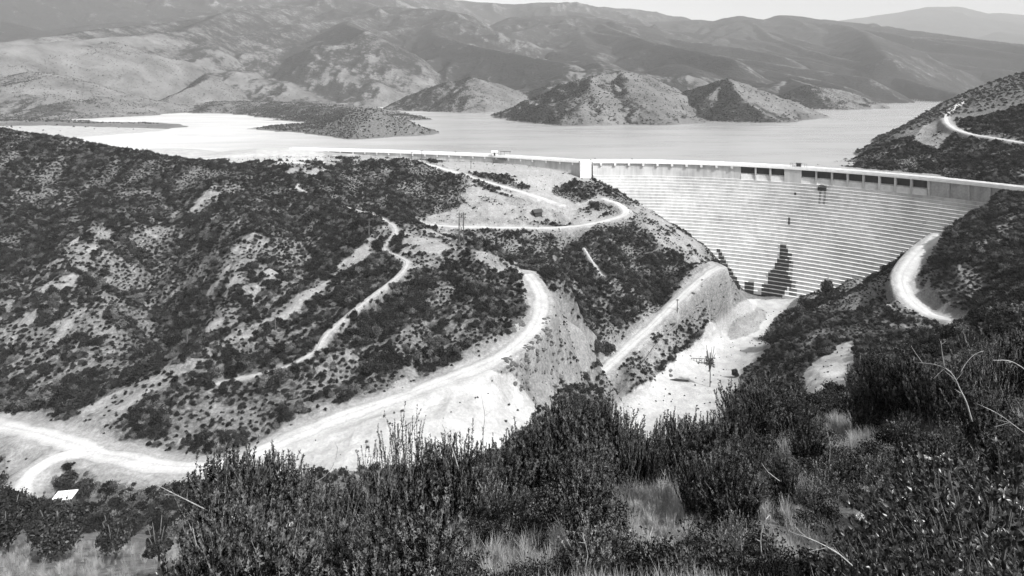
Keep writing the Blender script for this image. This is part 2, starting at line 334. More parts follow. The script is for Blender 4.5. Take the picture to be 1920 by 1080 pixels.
# ------------------------------------------------------------------ materials (the photograph is black and white: everything is grey)
def mat(name, lo, hi, scale=1.0, rough=.9, detail=6, spec=.2, stretch=(1,1,1), coords='Object', bump=0, bscale=None, rand=0, second=None, fr=(.3, .7)):
    m = bpy.data.materials.new(name); m.use_nodes = True; nt = m.node_tree; N = nt.nodes; b = N['Principled BSDF']
    b.inputs['Roughness'].default_value = rough; b.inputs['Specular IOR Level'].default_value = spec
    tc = N.new('ShaderNodeTexCoord'); mp = N.new('ShaderNodeMapping'); mp.inputs['Scale'].default_value = stretch
    nt.links.new(tc.outputs[coords], mp.inputs['Vector'])
    nz = N.new('ShaderNodeTexNoise'); nz.inputs['Scale'].default_value = scale; nz.inputs['Detail'].default_value = detail; nz.inputs['Roughness'].default_value = .65
    nt.links.new(mp.outputs[0], nz.inputs['Vector'])
    mr = N.new('ShaderNodeMapRange'); mr.inputs['From Min'].default_value = fr[0]; mr.inputs['From Max'].default_value = fr[1]
    mr.inputs['To Min'].default_value = lo; mr.inputs['To Max'].default_value = hi
    nt.links.new(nz.outputs['Fac'], mr.inputs['Value'])
    out = mr.outputs[0]
    if second:
        n2 = N.new('ShaderNodeTexNoise'); n2.inputs['Scale'].default_value = second[0]; n2.inputs['Detail'].default_value = 5
        nt.links.new(tc.outputs[coords], n2.inputs['Vector'])
        m2 = N.new('ShaderNodeMapRange'); m2.inputs['From Min'].default_value = .3; m2.inputs['From Max'].default_value = .7; m2.inputs['To Min'].default_value = second[1]; m2.inputs['To Max'].default_value = second[2]
        nt.links.new(n2.outputs['Fac'], m2.inputs['Value'])
        mu = N.new('ShaderNodeMath'); mu.operation = 'MULTIPLY'; nt.links.new(out, mu.inputs[0]); nt.links.new(m2.outputs[0], mu.inputs[1]); out = mu.outputs[0]
    if rand:
        oi = N.new('ShaderNodeObjectInfo'); m3 = N.new('ShaderNodeMapRange'); m3.inputs['To Min'].default_value = 1-rand; m3.inputs['To Max'].default_value = 1+rand
        nt.links.new(oi.outputs['Random'], m3.inputs['Value'])
        mu = N.new('ShaderNodeMath'); mu.operation = 'MULTIPLY'; nt.links.new(out, mu.inputs[0]); nt.links.new(m3.outputs[0], mu.inputs[1]); out = mu.outputs[0]
    cc = N.new('ShaderNodeCombineColor'); [nt.links.new(out, cc.inputs[i]) for i in range(3)]
    nt.links.new(cc.outputs[0], b.inputs['Base Color'])
    if bump:
        bp = N.new('ShaderNodeBump'); bp.inputs['Strength'].default_value = 1; bp.inputs['Distance'].default_value = bump
        if bscale:
            n3 = N.new('ShaderNodeTexNoise'); n3.inputs['Scale'].default_value = bscale; n3.inputs['Detail'].default_value = 6; nt.links.new(tc.outputs[coords], n3.inputs['Vector']); nt.links.new(n3.outputs['Fac'], bp.inputs['Height'])
        else: nt.links.new(nz.outputs['Fac'], bp.inputs['Height'])
        nt.links.new(bp.outputs[0], b.inputs['Normal'])
    m['out'] = 1
    return m
def leaf_mat(name, lo, hi, rough=.55, spec=.3, trans=.15, rand=.35, scale=3, fr=(.3, .7)):
    m = mat(name, lo, hi, scale, rough, 3, spec, rand=rand, fr=fr)
    nt = m.node_tree; N = nt.nodes; b = N['Principled BSDF']; o = N['Material Output']
    tr = N.new('ShaderNodeBsdfTranslucent'); mx = N.new('ShaderNodeMixShader'); mx.inputs[0].default_value = trans
    nt.links.new(b.inputs['Base Color'].links[0].from_socket, tr.inputs['Color'])
    nt.links.new(b.outputs[0], mx.inputs[1]); nt.links.new(tr.outputs[0], mx.inputs[2]); nt.links.new(mx.outputs[0], o.inputs['Surface'])
    return m
M = {
 'road': mat('packed_dirt', .34, .46, .25, .95, 8, .1, second=(2.5, .85, 1.12), bump=.12, bscale=1.2),
 'trail': mat('trail_dirt', .24, .38, 1.2, .95, 8, .1),
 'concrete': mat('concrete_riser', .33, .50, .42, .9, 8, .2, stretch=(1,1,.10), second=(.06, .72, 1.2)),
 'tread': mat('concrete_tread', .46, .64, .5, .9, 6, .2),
 'cap': mat('concrete_cap', .66, .80, .5, .85, 5, .2),
 'panel': mat('weathered_concrete', .26, .42, .35, .9, 8, .2, stretch=(1,1,.25), second=(1.2, .85, 1.15)),
 'wet_and_shade': mat('wet_stain_and_shade_concrete', .012, .035, .5, .6, 6, .3),
 'gate': mat('dark_timber_gate', .03, .055, .8, .8, 5, .2),
 'pale_stain_and_shade': mat('damp_and_shade_concrete', .08, .2, .5, .8, 6, .2),
 'wood': mat('weathered_pole_wood', .05, .10, 2, .85, 5, .2),
 'darkwood': mat('tarred_timber', .02, .04, 2, .85, 5, .2),
 'tin': mat('painted_siding', .45, .6, 2, .7, 4, .3),
 'roof': mat('pale_roofing', .6, .72, 2, .7, 4, .3),
 'pipe': mat('rusty_pipe', .10, .18, 2, .6, 4, .4),
 'brush': leaf_mat('chaparral_leaves', .006, .030, .7, .1, .06, .6, 1.2),
 'sage': leaf_mat('grey_sage_leaves', .05, .12, .7, .1, .06, .45, 1.2),
 'brushfar': leaf_mat('chaparral_leaves_paler', .035, .075, .6, .2, .1, .5, .3),
 'twig': mat('chaparral_twigs', .10, .34, 8, .8, 4, .2),
 'needle': leaf_mat('needle_leaves', .003, .17, .6, .10, .03, .4, 8, (.48, .74)),
 'needlepale': leaf_mat('sunlit_seeded_needle_leaves', .012, .30, .6, .15, .05, .3, 8, (.44, .74)),
 'broad': leaf_mat('leathery_leaves', .014, .055, .36, .45, .03, .3, 5),
 'flower': mat('white_blossom', .34, .50, 10, .7, 3, .2),
 'dead': mat('bleached_dead_wood', .16, .36, 10, .75, 5, .2),
 'rock': mat('broken_rock', .03, .13, 1.5, .9, 6, .2),
 'bark': mat('grey_bark', .06, .12, 6, .85, 5, .2),
 'tree': leaf_mat('oak_leaves', .010, .032, .5, .3, .05, .3, 1.5),
 'grass': leaf_mat('dry_grass', .22, .44, .7, .2, .3, .25, 3),
}
for q_ in ('road', 'trail'):                      # wheel tracks packed paler than the crown and the verges
    nt_ = M[q_].node_tree; cc_ = [n for n in nt_.nodes if n.type == 'COMBINE_COLOR'][0]; src_ = cc_.inputs[0].links[0].from_socket
    at_ = nt_.nodes.new('ShaderNodeAttribute'); at_.attribute_name = 'track'; mr_ = nt_.nodes.new('ShaderNodeMapRange'); mr_.inputs['From Min'].default_value = -.6; mr_.inputs['To Min'].default_value = .68; mr_.inputs['To Max'].default_value = 1.18; nt_.links.new(at_.outputs['Fac'], mr_.inputs['Value'])
    mu_ = nt_.nodes.new('ShaderNodeMath'); mu_.operation = 'MULTIPLY'; nt_.links.new(src_, mu_.inputs[0]); nt_.links.new(mr_.outputs[0], mu_.inputs[1]); [nt_.links.new(mu_.outputs[0], cc_.inputs[i]) for i in range(3)]
# ground: soil and litter, paler where a vertex attribute says bare
def ground_mat(name, far=False):
    m = bpy.data.materials.new(name); m.use_nodes = True; nt = m.node_tree; N = nt.nodes; L = nt.links; b = N['Principled BSDF']
    b.inputs['Roughness'].default_value = .95; b.inputs['Specular IOR Level'].default_value = .1
    tc = N.new('ShaderNodeTexCoord')
    def noise(s, det=6, ro=.6, lo=.3, hi=.7, tmin=0., tmax=1.):
        nz = N.new('ShaderNodeTexNoise'); nz.inputs['Scale'].default_value = s; nz.inputs['Detail'].default_value = det; nz.inputs['Roughness'].default_value = ro
        L.new(tc.outputs['Object'], nz.inputs['Vector'])
        mr = N.new('ShaderNodeMapRange'); mr.inputs['From Min'].default_value = lo; mr.inputs['From Max'].default_value = hi; mr.inputs['To Min'].default_value = tmin; mr.inputs['To Max'].default_value = tmax
        L.new(nz.outputs['Fac'], mr.inputs['Value']); return mr.outputs[0], nz.outputs['Fac']
    def math_(op, x, y):
        q = N.new('ShaderNodeMath'); q.operation = op
        for i, s in enumerate((x, y)):
            if hasattr(s, 'links'): L.new(s, q.inputs[i])
            else: q.inputs[i].default_value = s
        return q.outputs[0]
    def mix(f, x, y):
        q = N.new('ShaderNodeMix'); q.data_type = 'FLOAT'
        for i, s in ((0, f), (2, x), (3, y)):
            if hasattr(s, 'links'): L.new(s, q.inputs[i])
            else: q.inputs[i].default_value = s
        return q.outputs[0]
    at = N.new('ShaderNodeAttribute'); at.attribute_name = 'bare'
    if not far:
        soil, _ = noise(.9, 8, .7, .3, .7, .035, .20)
        fine, f2 = noise(1.7, 8, .8, .34, .66, .35, 1.3)
        fine = mix(at.outputs['Fac'], fine, math_('ADD', math_('MULTIPLY', fine, .3), .72))
        dirt, _ = noise(.25, 7, .65, .3, .7, .30, .46)
        v = math_('MULTIPLY', mix(at.outputs['Fac'], soil, dirt), fine)
        bp = N.new('ShaderNodeBump'); bp.inputs['Strength'].default_value = .8; bp.inputs['Distance'].default_value = .25
        _, hgt = noise(1.6, 8, .7); L.new(hgt, bp.inputs['Height']); L.new(bp.outputs[0], b.inputs['Normal'])
    else:
        _, spk = noise(.11, 5, .8)                                # single bushes and thickets
        _, spk2 = noise(.022, 7, .75)
        sp = math_('ADD', math_('MULTIPLY', spk, .45), math_('MULTIPLY', spk2, .55))
        cov = math_('ADD', math_('MULTIPLY', math_('SUBTRACT', math_('ADD', sp, math_('MULTIPLY', at.outputs['Fac'], .30)), .665), 11.0), .5)
        cov = math_('MAXIMUM', math_('MINIMUM', cov, 1.0), 0.0)
        grass, _ = noise(.02, 6, .6, .3, .7, .08, .17)
        v = mix(cov, grass, .035)
        bp = N.new('ShaderNodeBump'); bp.inputs['Strength'].default_value = .9; bp.inputs['Distance'].default_value = 5.0
        _, hgt = noise(.10, 4, .75); L.new(hgt, bp.inputs['Height']); L.new(bp.outputs[0], b.inputs['Normal'])
    cc = N.new('ShaderNodeCombineColor'); [L.new(v, cc.inputs[i]) for i in range(3)]
    L.new(cc.outputs[0], b.inputs['Base Color'])
    return m
# ------------------------------------------------------------------ object helpers
def link(name, me, parent=None):
    o = bpy.data.objects.new(name, me); COL.objects.link(o)
    if parent: o.parent = parent
    return o
def tag(o, label=None, cat=None, group=None, kind=None):
    if label: o['label'] = label
    if cat: o['category'] = cat
    if group: o['group'] = group
    if kind: o['kind'] = kind
    return o
def empty(name, loc, label, cat, group=None, rz=0):
    o = bpy.data.objects.new(name, None); o.empty_display_size = .3; COL.objects.link(o); o.location = loc; o.rotation_euler[2] = rz
    return tag(o, label, cat, group)
def copy_tree(o, parent=None):
    q = o.copy(); COL.objects.link(q)
    if parent: q.parent = parent
    for ch in o.children: copy_tree(ch, q)
    return q
def pymesh(name, V, Fc, mats, mi=None, smooth=False):
    me = bpy.data.meshes.new(name); me.from_pydata([tuple(map(float, v)) for v in V], [], [tuple(map(int, f)) for f in Fc])
    for m in mats: me.materials.append(m)
    if mi is not None: me.polygons.foreach_set('material_index', np.array(mi, np.int32))
    me.polygons.foreach_set('use_smooth', np.full(len(me.polygons), smooth)); me.update()
    return me
def npmesh(name, V, Fc, mats, mi=None, smooth=False):    # V (n,3), Fc (m,k) numpy
    me = bpy.data.meshes.new(name); V = np.asarray(V, np.float32); Fc = np.asarray(Fc, np.int32); k = Fc.shape[1]
    me.vertices.add(len(V)); me.vertices.foreach_set('co', V.ravel())
    me.loops.add(Fc.size); me.loops.foreach_set('vertex_index', Fc.ravel())
    me.polygons.add(len(Fc)); me.polygons.foreach_set('loop_start', np.arange(0, Fc.size, k, dtype=np.int32))
    for m in mats: me.materials.append(m)
    if mi is not None: me.polygons.foreach_set('material_index', np.asarray(mi, np.int32))
    me.polygons.foreach_set('use_smooth', np.full(len(Fc), smooth)); me.update(calc_edges=True); me.validate()
    return me
class MB:                                        # collects boxes, tubes and sweeps into ONE mesh
    def __init__(s): s.V = []; s.F = []; s.M = []
    def add(s, V, Fc, mi=0):
        b = len(s.V); s.V += [tuple(v) for v in V]; s.F += [tuple(i+b for i in f) for f in Fc]; s.M += [mi]*len(Fc)
    def box(s, x0, x1, y0, y1, z0, z1, mi=0):
        s.add([(x, y, z) for z in (z0, z1) for x, y in ((x0,y0),(x1,y0),(x1,y1),(x0,y1))], [(3,2,1,0),(4,5,6,7),(0,1,5,4),(1,2,6,5),(2,3,7,6),(3,0,4,7)], mi)
    def arcbox(s, a0, a1, r0, r1, z0, z1, mi=0, n=None):
        n = n or max(1, int(abs(a1-a0)/1.2)); V = []; Fc = []
        for i in range(n+1):
            a = a0+(a1-a0)*i/n
            V += [arc(a, r0, z0), arc(a, r1, z0), arc(a, r1, z1), arc(a, r0, z1)]
        for i in range(n):
            q = i*4
            for j in range(4): Fc.append((q+j, q+(j+1) % 4, q+4+(j+1) % 4, q+4+j))
        Fc += [(3,2,1,0), (n*4, n*4+1, n*4+2, n*4+3)]
        s.add(V, Fc, mi)
    def tube(s, pts, r0, r1=None, k=6, mi=0):
        pts = np.array(pts, float); r1 = r0 if r1 is None else r1; m = len(pts); V = []; Fc = []
        for i in range(m):
            t = pts[min(i+1,m-1)]-pts[max(i-1,0)]; t = t/(np.linalg.norm(t)+1e-9)
            u = np.cross(t, (0,0,1) if abs(t[2]) < .9 else (1,0,0)); u /= np.linalg.norm(u); w = np.cross(t, u); r = r0+(r1-r0)*i/(m-1)
            for j in range(k):
                a = 2*math.pi*j/k; V.append(pts[i]+r*(math.cos(a)*u+math.sin(a)*w))
        for i in range(m-1):
            for j in range(k): Fc.append((i*k+j, i*k+(j+1) % k, (i+1)*k+(j+1) % k, (i+1)*k+j))
        Fc += [tuple(range(k))[::-1], tuple((m-1)*k+j for j in range(k))]
        s.add(V, Fc, mi)
    def build(s, name, mats, parent=None, smooth=False):
        if not isinstance(mats, (list, tuple)): mats = [mats]
        return link(name, pymesh(name, s.V, s.F, mats, s.M, smooth), parent)
def grid_mesh(name, X, Y, Z, m, attrs=None, smooth=True):
    r, k = X.shape
    V = np.stack([X, Y, Z], -1).reshape(-1, 3)
    i = np.arange(r*k).reshape(r, k)
    Fc = np.stack([i[:-1,:-1], i[:-1,1:], i[1:,1:], i[1:,:-1]], -1).reshape(-1, 4)
    me = npmesh(name, V, Fc, [m], None, smooth)
    for an, av in (attrs or {}).items():
        at = me.attributes.new(an, 'FLOAT', 'POINT'); at.data.foreach_set('value', av.astype(np.float32).ravel())
    return me
# ------------------------------------------------------------------ how bare the ground is, and where brush grows
GPX = HX+GX/GY*F; GPY = HY+(CZ-GZ)/GY*F
# each polygon: stretch of ground as seen, share of brush cover (0 bare .. 1 closed)
ZONES = [
 (.84, [(-400,200),(600,330),(760,420),(620,560),(300,760),(-400,800)]),
 (.97, [(260,480),(330,520),(400,560),(360,680),(290,640),(250,540)]),
 (.95, [(0,690),(60,640),(130,640),(120,700),(20,745)]),
 (.93, [(430,330),(640,390),(700,440),(640,440),(560,440),(470,400)]),
 (.92, [(-100,250),(250,280),(440,325),(420,360),(200,330),(60,290),(-100,300)]),
 (.66, [(0,560),(190,425),(260,440),(330,400),(430,350),(450,362),(360,410),(240,470),(300,560),(290,640),(200,690),(0,740)]),
 (.68, [(330,520),(480,440),(600,470),(560,540),(420,640),(370,650),(400,560)]),
 (.48, [(100,790),(330,690),(600,530),(700,440),(720,440),(690,480),(560,580),(380,700),(190,800)]),
 (.88, [(180,815),(350,700),(560,580),(700,480),(750,478),(760,500),(620,620),(590,660),(420,720),(380,770),(300,830),(330,850),(200,830)]),
 (.70, [(380,740),(520,690),(600,660),(700,640),(700,720),(520,800),(420,850),(330,850)]),
 (.90, [(400,700),(530,690),(555,780),(520,800),(470,760),(410,760)]),
 (.90, [(640,590),(760,500),(900,490),(985,520),(985,590),(900,620),(800,600),(700,640)]),
 (.70, [(600,650),(700,630),(800,600),(960,600),(960,640),(800,690),(660,740),(600,720)]),
 (.45, [(760,430),(870,440),(960,490),(980,520),(930,510),(860,470),(760,480)]),
 (.0, [(520,830),(750,740),(920,690),(1000,720),(1000,800),(900,860),(520,900)]),
 (.34, [(1010,520),(1060,560),(1120,630),(1120,680),(1080,720),(1000,760),(960,700),(1040,620)]),
 (.70, [(830,440),(1150,430),(1200,430),(1300,490),(1300,540),(1130,640),(1050,560),(960,490)]),
 (.92, [(930,470),(1040,500),(1080,470),(1180,440),(1260,480),(1290,500),(1240,560),(1120,620),(1030,540)]),
 (.35, [(780,400),(880,350),(1060,390),(1140,400),(1100,420),(800,420)]),
 (.95, [(640,310),(720,320),(860,390),(760,420),(690,380),(600,360),(560,320)]),
 (.55, [(540,300),(640,300),(600,330),(540,330)]),
 (.80, [(720,305),(800,306),(850,350),(880,380),(820,395),(740,360)]),
 (.06, [(860,300),(1110,320),(1120,380),(1060,400),(900,345),(820,310)]),
 (.85, [(870,325),(960,335),(1000,352),(980,362),(900,345)]),
 (.75, [(1040,350),(1080,340),(1130,350),(1150,372),(1080,378),(1040,365)]),
 (.0, [(380,278),(560,280),(650,284),(640,300),(520,306),(440,304)]),
 (.05, [(600,284),(760,288),(1100,310),(1090,330),(860,305),(700,300),(610,301)]),
 (.42, [(1160,380),(1210,385),(1340,470),(1400,555),(1340,500),(1310,510),(1280,480),(1210,430)]),
 (.60, [(1300,440),(1360,470),(1380,520),(1340,500)]),
 (.55, [(1100,740),(1330,520),(1380,530),(1400,560),(1240,680),(1160,760)]),
 (.0, [(1140,770),(1250,690),(1340,605),(1400,560),(1500,560),(1452,600),(1446,650),(1400,690),(1350,800),(1140,860)]),
 (.10, [(1385,592),(1425,577),(1440,590),(1420,620),(1368,635)]),
 (.74, [(1440,620),(1560,540),(1760,430),(1880,368),(2100,360),(2100,560),(1800,640),(1640,640),(1500,680),(1400,740),(1400,700),(1448,660)]),
 (.68, [(1500,590),(1640,530),(1690,520),(1720,580),(1700,610),(1620,600),(1500,660),(1480,640)]),
 (.84, [(1740,450),(1880,372),(2100,360),(2100,560),(1850,580),(1760,560),(1730,500)]),
 (.30, [(1735,520),(1760,570),(1850,590),(1800,610),(1720,560)]),
 (.0, [(1495,755),(1515,690),(1580,645),(1628,632),(1622,700),(1600,750)]),
 (.80, [(1600,640),(2100,560),(2100,900),(1350,900),(1400,740),(1500,750),(1600,745)]),
 (.97, [(1800,190),(1930,130),(2200,60),(2200,270),(1920,250),(1830,240),(1790,210)]),
 (.86, [(1616,304),(1700,230),(1800,190),(1775,230),(1830,262),(2200,300),(2200,370),(1880,345),(1700,325)]),
 (.30, [(1720,240),(1770,220),(1790,250),(1760,275),(1700,270)]),
 (.55, [(-300,815),(0,815),(80,845),(40,900),(-300,900)]),
 (.25, [(0,840),(140,840),(300,885),(420,890),(420,930),(300,920),(100,900),(60,940),(30,930)]),
 (.85, [(100,860),(150,855),(190,900),(150,905)]),
]
COVER = np.full(GZ.shape, .7)
COVER[(GY > 372) & (GX < 190)] = .0; COVER[(GY > 490) & (GPX > 440) & (GPX < 1000)] = .85
for dens_, poly in ZONES:
    m = inpoly(GPX+fbm(GX/9, GY/9, 3, 77)*14, GPY+fbm(GX/9, GY/9, 3, 78)*9, poly); COVER[m] = dens_
COVER[GY < 60] = .6
SLP = np.hypot(np.gradient(GZ, axis=1)/np.gradient(GX, axis=1), np.gradient(GZ, axis=0)/np.gradient(GY, axis=0))
# patches of bare ground between the bushes
patch = fbm(GX/4.6, GY/7.0, 4, 41, .7)
grow = sstep(-.20, .14, patch*.8+(COVER-.42)*1.0+.22*HOLLOW)*np.clip(COVER*1.15, 0, 1)
grow = np.where(COVER <= .06, COVER*.5, grow)
grow = np.where(ROADM < 1.0, 0, grow*sstep(.2, 3.0, ROADM))
bare = np.clip(1-grow, 0, 1)*.46; bare = np.where(COVER <= .001, np.maximum(bare, .92), np.where(COVER <= .06, np.maximum(bare, .55), bare)); bare = np.maximum(bare, np.where(COVER <= .06, .9, .62)*sstep(2.6, .1, ROADM+2.4*fbm(GX/2.8, GY/2.8, 4, 45)))
bare = np.where(GY < 60, bare*.5+.1, bare); bare = np.where((GY > 385) & (GPX < 480), .8, bare); bare = bare*(1-.30*sstep(.55, 1.1, SLP)*(ROADM > .3))
terrain = link('terrain', grid_mesh('terrain', GX, GY, GZ, ground_mat('hillside_soil'), {'bare': bare})); tag(terrain, kind='structure')
# far hills
fa = np.linspace(-1.36, 1.36, 1300); fv = np.linspace(math.log(640), math.log(10500), 620)
AA, VV = np.meshgrid(fa, fv); FY = np.exp(VV); FX = AA*FY
FZ = hills_z(FX, FY); 
FZ[0] = np.interp(fa, GA, GZ[-1])
k0 = np.linspace(0, 1, 12)[:,None]; FZ[:12] = FZ[:12]*k0+FZ[0][None]*(1-k0)
fpx = HX+FX/FY*F
def blur(G, n):
    for ax in (0, 1):
        c_ = np.cumsum(np.pad(G, [(n+1, n) if k == ax else (0, 0) for k in (0, 1)], mode='edge'), axis=ax)
        G = (np.take(c_, np.arange(2*n+1, c_.shape[ax]), ax)-np.take(c_, np.arange(0, c_.shape[ax]-2*n-1), ax))/(2*n+1)
    return G
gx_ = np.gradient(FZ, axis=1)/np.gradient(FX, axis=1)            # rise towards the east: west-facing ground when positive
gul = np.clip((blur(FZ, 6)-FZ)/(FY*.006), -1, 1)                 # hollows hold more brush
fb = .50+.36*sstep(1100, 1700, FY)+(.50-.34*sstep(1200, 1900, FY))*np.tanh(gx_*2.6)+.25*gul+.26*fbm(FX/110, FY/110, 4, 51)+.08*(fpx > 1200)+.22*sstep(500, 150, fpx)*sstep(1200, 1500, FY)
plain = (FZ < LAKE+26) & (FZ > LAKE+.4) & (np.hypot(gx_, np.gradient(FZ, axis=0)/np.gradient(FY, axis=0)) < .10)
fb = np.where(plain & (fpx < 760), fb-.35, fb)
fb = np.where(FZ < LAKE+.9, -.3, fb)
fb = np.clip(fb, -.3, 1.1)
hills = link('hills', grid_mesh('hills', FX, FY, FZ, ground_mat('brushy_far_hills', True), {'bare': fb})); tag(hills, kind='structure')
# lake
lm = bpy.data.materials.new('lake_water'); lm.use_nodes = True
def lake_mat():
    nt = lm.node_tree; N = nt.nodes; L = nt.links; b = N['Principled BSDF']
    b.inputs['Roughness'].default_value = .22; b.inputs['IOR'].default_value = 1.33
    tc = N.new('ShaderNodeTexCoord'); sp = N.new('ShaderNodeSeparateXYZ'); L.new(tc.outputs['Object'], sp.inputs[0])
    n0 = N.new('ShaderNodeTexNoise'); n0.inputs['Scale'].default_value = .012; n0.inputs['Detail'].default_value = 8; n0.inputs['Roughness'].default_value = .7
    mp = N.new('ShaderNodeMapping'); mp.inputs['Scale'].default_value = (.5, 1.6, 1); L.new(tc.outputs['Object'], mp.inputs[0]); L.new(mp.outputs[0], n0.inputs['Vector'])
    mr = N.new('ShaderNodeMapRange'); mr.inputs['From Min'].default_value = -40; mr.inputs['From Max'].default_value = -300; mr.inputs['To Min'].default_value = .30; mr.inputs['To Max'].default_value = .60   # base colour grows paler towards the western side
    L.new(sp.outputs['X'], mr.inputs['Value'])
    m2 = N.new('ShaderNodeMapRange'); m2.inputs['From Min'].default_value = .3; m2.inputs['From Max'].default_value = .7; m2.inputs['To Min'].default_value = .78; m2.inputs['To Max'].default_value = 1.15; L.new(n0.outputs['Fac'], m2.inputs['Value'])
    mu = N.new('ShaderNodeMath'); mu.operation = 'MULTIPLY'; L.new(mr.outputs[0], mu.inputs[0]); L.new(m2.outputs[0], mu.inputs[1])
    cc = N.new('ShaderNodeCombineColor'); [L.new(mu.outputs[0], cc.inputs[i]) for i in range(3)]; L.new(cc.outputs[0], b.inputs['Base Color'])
    n1 = N.new('ShaderNodeTexNoise'); n1.inputs['Scale'].default_value = .5; n1.inputs['Detail'].default_value = 4; L.new(tc.outputs['Object'], n1.inputs['Vector'])
    bp = N.new('ShaderNodeBump'); bp.inputs['Strength'].default_value = .6; bp.inputs['Distance'].default_value = .35; L.new(n1.outputs['Fac'], bp.inputs['Height']); L.new(bp.outputs[0], b.inputs['Normal'])
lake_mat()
LX = [P(px, 0, d)[:2] for px, d in ((-700, 352), (420, 352))]
lake_outline = [(-700,335),(-330,330),(-215,338),(-190,372),(-150,402)]+[((px-HX)/F*(d+2.5), d+2.5) for px, py, d in DIKE]+[arc(a, 193)[:2] for a in range(0, 60, 3)]+[(215,262),(330,420),(4600,3700),(-4600,3700)]
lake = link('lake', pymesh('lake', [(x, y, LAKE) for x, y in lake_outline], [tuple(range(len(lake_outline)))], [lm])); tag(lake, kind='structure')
# ------------------------------------------------------------------ roads as sheets on the ground
def strip(name, w, W, m, lift=.10):
    W = dense(W[::2] if len(W) > 30 else W, 1.2); L = len(W); cols = 9; V = []
    t = np.gradient(W[:,:2], axis=0); t /= np.linalg.norm(t, axis=1)[:,None]+1e-9; nx, ny = -t[:,1], t[:,0]
    s = np.arange(L)*1.2
    wl = w/2*(.84+.28*fbm(s/9, s*0+3, 3, 61)+.22*fbm(s/1.6, s*0+9, 2, 62)); wr = w/2*(.84+.28*fbm(s/9, s*0+8, 3, 63)+.22*fbm(s/1.6, s*0+1, 2, 64))
    X = np.zeros((L, cols)); Y = X.copy()
    for j in range(cols):
        q = j/(cols-1)*2-1; off = np.where(q < 0, q*wl, q*wr); X[:,j] = W[:,0]+nx*off; Y[:,j] = W[:,1]+ny*off
    Z = T(X, Y)+lift; Z[:,[0,-1]] -= lift*.9
    qq = np.linspace(-1, 1, cols)[None]+np.zeros((L, 1)); sl_ = s[:,None]+np.zeros((1, cols))
    trk = np.exp(-((np.abs(qq)-.36)/.17)**2)*np.clip(.8+.8*fbm(sl_/7, qq*2, 3, 66), 0, 1.3)-.6*sstep(.72, 1.0, np.abs(qq))
    return link(name, grid_mesh(name, X, Y, Z, m, {'track': trk}))
for nm, (w_, W) in LINES.items():
    tag(strip('dirt_road' if nm in ROADS else 'footpath', w_, W, M['road'] if nm in ROADS else M['trail']), kind='structure')
# ------------------------------------------------------------------ the dam
dam = empty('concrete_dam', arc(28, 150, -57), 'tall curved concrete dam with a pale stepped face closing the canyon', 'dam')
inv = dam.location
def dpart(mb, name, m):
    o = mb.build(name, m, dam); o.location = -inv; return o
AE = ang_of(1935); AS = ang_of(1112)
STAIN = [(560,645),(545,690),(535,740),(520,780),(490,800),(480,860),(462,870),(440,905),(440,950),(572,950),(588,905),(612,875),(592,800),(606,710),(580,660)]
STAIN = [(1280+x/3, 240+y/3) for x, y in STAIN]
PALE = [(1280+x/3, 240+y/3) for x, y in [(600,710),(618,730),(618,860),(640,870),(640,940),(590,945),(600,860)]]
STREAKS = [[(1536,346),(1550,346),(1550,354),(1547.5,356),(1547.5,402),(1545,402),(1545,356),(1538.5,356),(1537.5,380),(1535,380)], [(1479,408),(1483,408),(1483,422),(1479,422)], [(1396,530),(1414,526),(1414,553),(1396,552)], [(1490,361),(1493,361),(1493,364),(1490,364)]]
CONTACT_SHADE = [[(1342,466),(1350,468),(1362,492),(1381,522),(1394,548),(1389,550),(1362,520)]]  # shadow along the left abutment contact, painted as dark steps
mb = MB(); na = 190
angs = np.linspace(AS, AE, na+1); prof = [(0, Z_STEP+.6)]
V = []; Fc = []; MI = []
rows = [(0.0, Z_STEP)]
for i in range(NST):
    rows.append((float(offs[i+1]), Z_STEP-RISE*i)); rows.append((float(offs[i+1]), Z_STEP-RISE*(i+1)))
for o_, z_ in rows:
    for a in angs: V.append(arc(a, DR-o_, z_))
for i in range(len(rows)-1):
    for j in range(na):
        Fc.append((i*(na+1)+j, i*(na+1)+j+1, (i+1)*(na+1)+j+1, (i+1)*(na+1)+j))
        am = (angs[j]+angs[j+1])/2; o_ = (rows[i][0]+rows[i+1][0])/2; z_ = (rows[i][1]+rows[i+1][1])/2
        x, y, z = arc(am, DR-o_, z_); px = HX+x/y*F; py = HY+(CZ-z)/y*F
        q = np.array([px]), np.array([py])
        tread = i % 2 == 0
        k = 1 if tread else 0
        ji = random.gauss(0, 2.2)
        dark = inpoly(q[0]+ji, q[1], STAIN)[0] or any(inpoly(*q, s)[0] for s in STREAKS[1:]+CONTACT_SHADE)
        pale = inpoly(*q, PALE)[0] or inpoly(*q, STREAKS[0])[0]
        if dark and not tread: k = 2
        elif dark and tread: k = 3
        elif pale and not tread: k = 3
        MI.append(k)
mb.add(V, Fc); mb.M = MI
dpart(mb, 'stepped_face', [M['concrete'], M['tread'], M['wet_and_shade'], M['pale_stain_and_shade']])
mb = MB(); mb.arcbox(AS, AE, DR+.5+2.2, DR+4.5, -30, -.9, 0, 60); dpart(mb, 'upstream_wall', M['panel'])
mb = MB(); mb.arcbox(AS, AE, DR-.9, DR+5.0, -.9, .0, 0, 80); mb.arcbox(AS, AE, DR-.75, DR-.45, .003, .75, 0, 80); mb.arcbox(AS, AE, DR+4.5, DR+4.8, .003, .75, 0, 80); dpart(mb, 'crest_walkway', M['cap'])
bays = [(1390.5,1415),(1418.5,1442.5),(1446.5,1470.5)]+[(1503+i*29.3+i*i*.06, 1503+25.5+i*29.3+i*i*.06) for i in range(8)]
ba = [(ang_of(x0), ang_of(x1)) for x0, x1 in bays]
